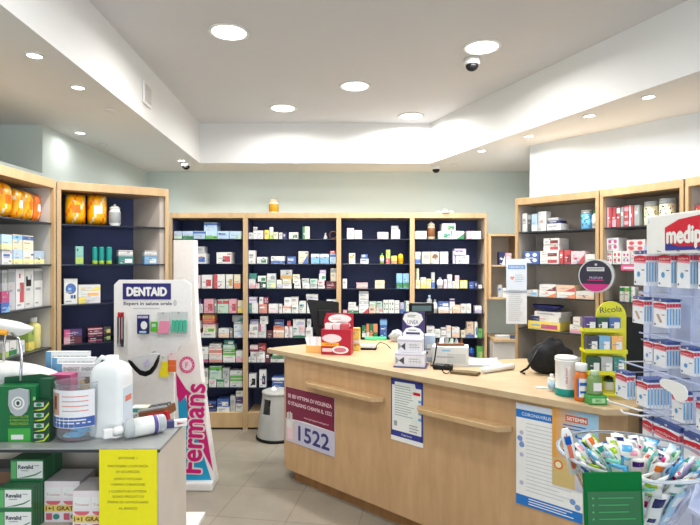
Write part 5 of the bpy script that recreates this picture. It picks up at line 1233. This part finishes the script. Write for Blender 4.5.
# the packs
cols = [('white','teal'),('sky blue','white'),('white','green'),('pale blue','navy'),('white','magenta'),('lime','white'),('white','sky blue'),('pale green','green'),('white','purple'),('white','red'),
 ('sky blue','navy'),('white','navy'),('pale grey','teal'),('white','lime'),('pale blue','white'),('mint','white'),('white','orange'),('lilac','white'),('blue','white'),('white','pink')]
def sachet(w, h, c1, c2):
    g = G(); n=5; m=8; v=[]; 
    for sgn in (-1,1):
        b0=len(v)
        vv=[]; fs=[]
        for j in range(m+1):
            for i in range(n+1):
                a, b = i/n*2-1, j/m*2-1
                vv.append((a*w/2, sgn*.006*(1-a*a)*(1-b**4)+.002*math.sin(b*5+a), b*h/2+h/2))
        for j in range(m):
            for i in range(n): q_=j*(n+1)+i; fs.append((q_,q_+1,q_+n+2,q_+n+1))
        def cf(fi):
            j=fi[0]//(n+1); i=fi[0]%(n+1)
            return c2 if (j in (5,6) and i in (1,2,3)) or j == 0 or (j==2 and i in (1,2)) else c1
        g.faces(vv, fs, cf, True)
    bmesh.ops.remove_doubles(g.bm, verts=g.bm.verts, dist=.0004)
    return g.build('sachet', FILM)
random.seed(21)
posn = ['at the back','at the back right','at the right','at the front right','at the front','at the front left','at the left','at the back left']
used = set(); idx=0
for ring, (rad, cnt, z_, tiltmul) in enumerate(((.136,26,RZ-.055,.62),(.122,24,RZ-.055,.72),(.092,18,RZ-.05,.6),(.058,12,RZ-.048,.45))):
    for k in range(cnt):
        a = 2*PI*k/cnt+ring*.3+random.uniform(-.1,.1)
        c1, c2 = cols[(idx*7+ring) % len(cols)]
        w, h = random.uniform(.028,.044), random.uniform(.05,.074)
        o = sachet(w, h, c1, c2)
        tx = tiltmul*random.uniform(.6,1.3)
        # lean outwards
        zc = z_-.0
        R = Matrix.Rotation(a,4,'Z') @ Matrix.Rotation(tx,4,'Y') @ Matrix.Rotation(random.uniform(-.4,.4)+PI/2,4,'Z') @ Matrix.Rotation(random.uniform(-.35,.35),4,'Y')
        o.matrix_world = Matrix.Translation((TC.x+(rad-.03)*math.cos(a), TC.y+(rad-.03)*math.sin(a), zc)) @ R
        sect = posn[int(((PI/2-a) % (2*PI))/(PI/4)+.5) % 8]
        l = '%s sachet with %s print %s of clear bowl, %s circle' % (c1, c2, sect, ('outer','second','third','innermost')[ring])
        if l in used: l = l.replace('sachet with', 'tilted sachet with')
        if l in used: l = l.replace('tilted', 'upright')
        used.add(l); tag(o, l, 'sachet', 'sachets in the clear bowl'); idx += 1
# packs seen through the wall of the bowl
for k in range(14):
    a = 2*PI*k/14+.2; c1, c2 = cols[(k*3+1) % len(cols)]
    o = sachet(.04, .12, c1, c2)
    R = Matrix.Rotation(a,4,'Z') @ Matrix.Rotation(.48,4,'Y') @ Matrix.Rotation(PI/2,4,'Z')
    o.matrix_world = Matrix.Translation((TC.x+.066*math.cos(a), TC.y+.066*math.sin(a), 1.0)) @ R
    sect = posn[int(((PI/2-a) % (2*PI))/(PI/4)+.5) % 8]
    l = '%s sachet with %s print pressed against the bowl wall %s' % (c1, c2, sect)
    used.add(l); tag(o, l, 'sachet', 'sachets in the clear bowl')
# toothbrush pack leaning out at the left
o = G(); o.slab([(-.016,0),(.016,0),(.018,.13),(.010,.15),(-.010,.15),(-.016,.13)],0,.004,'white'); o.slab([(-.006,.02),(.006,.02),(.007,.09),(.0,.135),(-.005,.09)],-.006,0,'salmon'); o.box(-.009,.009,-.008,0,.10,.125,'blue')
o = o.build('toothbrush_pack', FILM); tag(o, 'white toothbrush pack leaning out over the left rim of the bowl', 'pack')
o.matrix_world = Matrix.Translation((TC.x-.150,TC.y-.03,RZ-.035)) @ Matrix.Rotation(-.22,4,'Y') @ Matrix.Scale(.72,4)
# ================================================================== light and camera
sc = bpy.context.scene
w = bpy.data.worlds.new('daylight'); sc.world = w; w.use_nodes = True
bg = w.node_tree.nodes['Background']; bg.inputs[0].default_value = (.86,.93,1,1); bg.inputs[1].default_value = 1.0
# daylight through the shop front behind the viewer
L = bpy.data.lights.new('shop_front_daylight', 'AREA'); L.shape = 'RECTANGLE'; L.size = 4.2; L.size_y = 2.3; L.energy = 75; L.color = (.84,.93,1)
o = bpy.data.objects.new('shop_front_daylight', L); COL.objects.link(o); o.location = (.6,-2.5,1.3); o.rotation_euler = (PI/2,0,0)
for x, y, e in ((-.55,1.6,13),(.75,1.55,13),(.1,.3,13),(1.6,0,13)):       # the same round lights, further forward than the picture shows
    L = bpy.data.lights.new('ceiling_lamp', 'AREA'); L.shape = 'DISK'; L.size = .19; L.energy = e; L.color = (1,.985,.965)
    o = bpy.data.objects.new('ceiling_lamp', L); COL.objects.link(o); o.location = (x,y,CEIL-.014)
cam = bpy.data.cameras.new('camera'); cam.sensor_width = 36; cam.lens = F/700*36; cam.clip_start = .05
co = bpy.data.objects.new('camera', cam); COL.objects.link(co); co.location = (0,0,H); co.rotation_euler = (PI/2,0,0)
cam.shift_y = .0005
sc.camera = co
vs = sc.view_settings; vs.view_transform = 'Standard'; vs.look = 'None'; vs.gamma = 1; vs.exposure = -.14; vs.use_curve_mapping = False
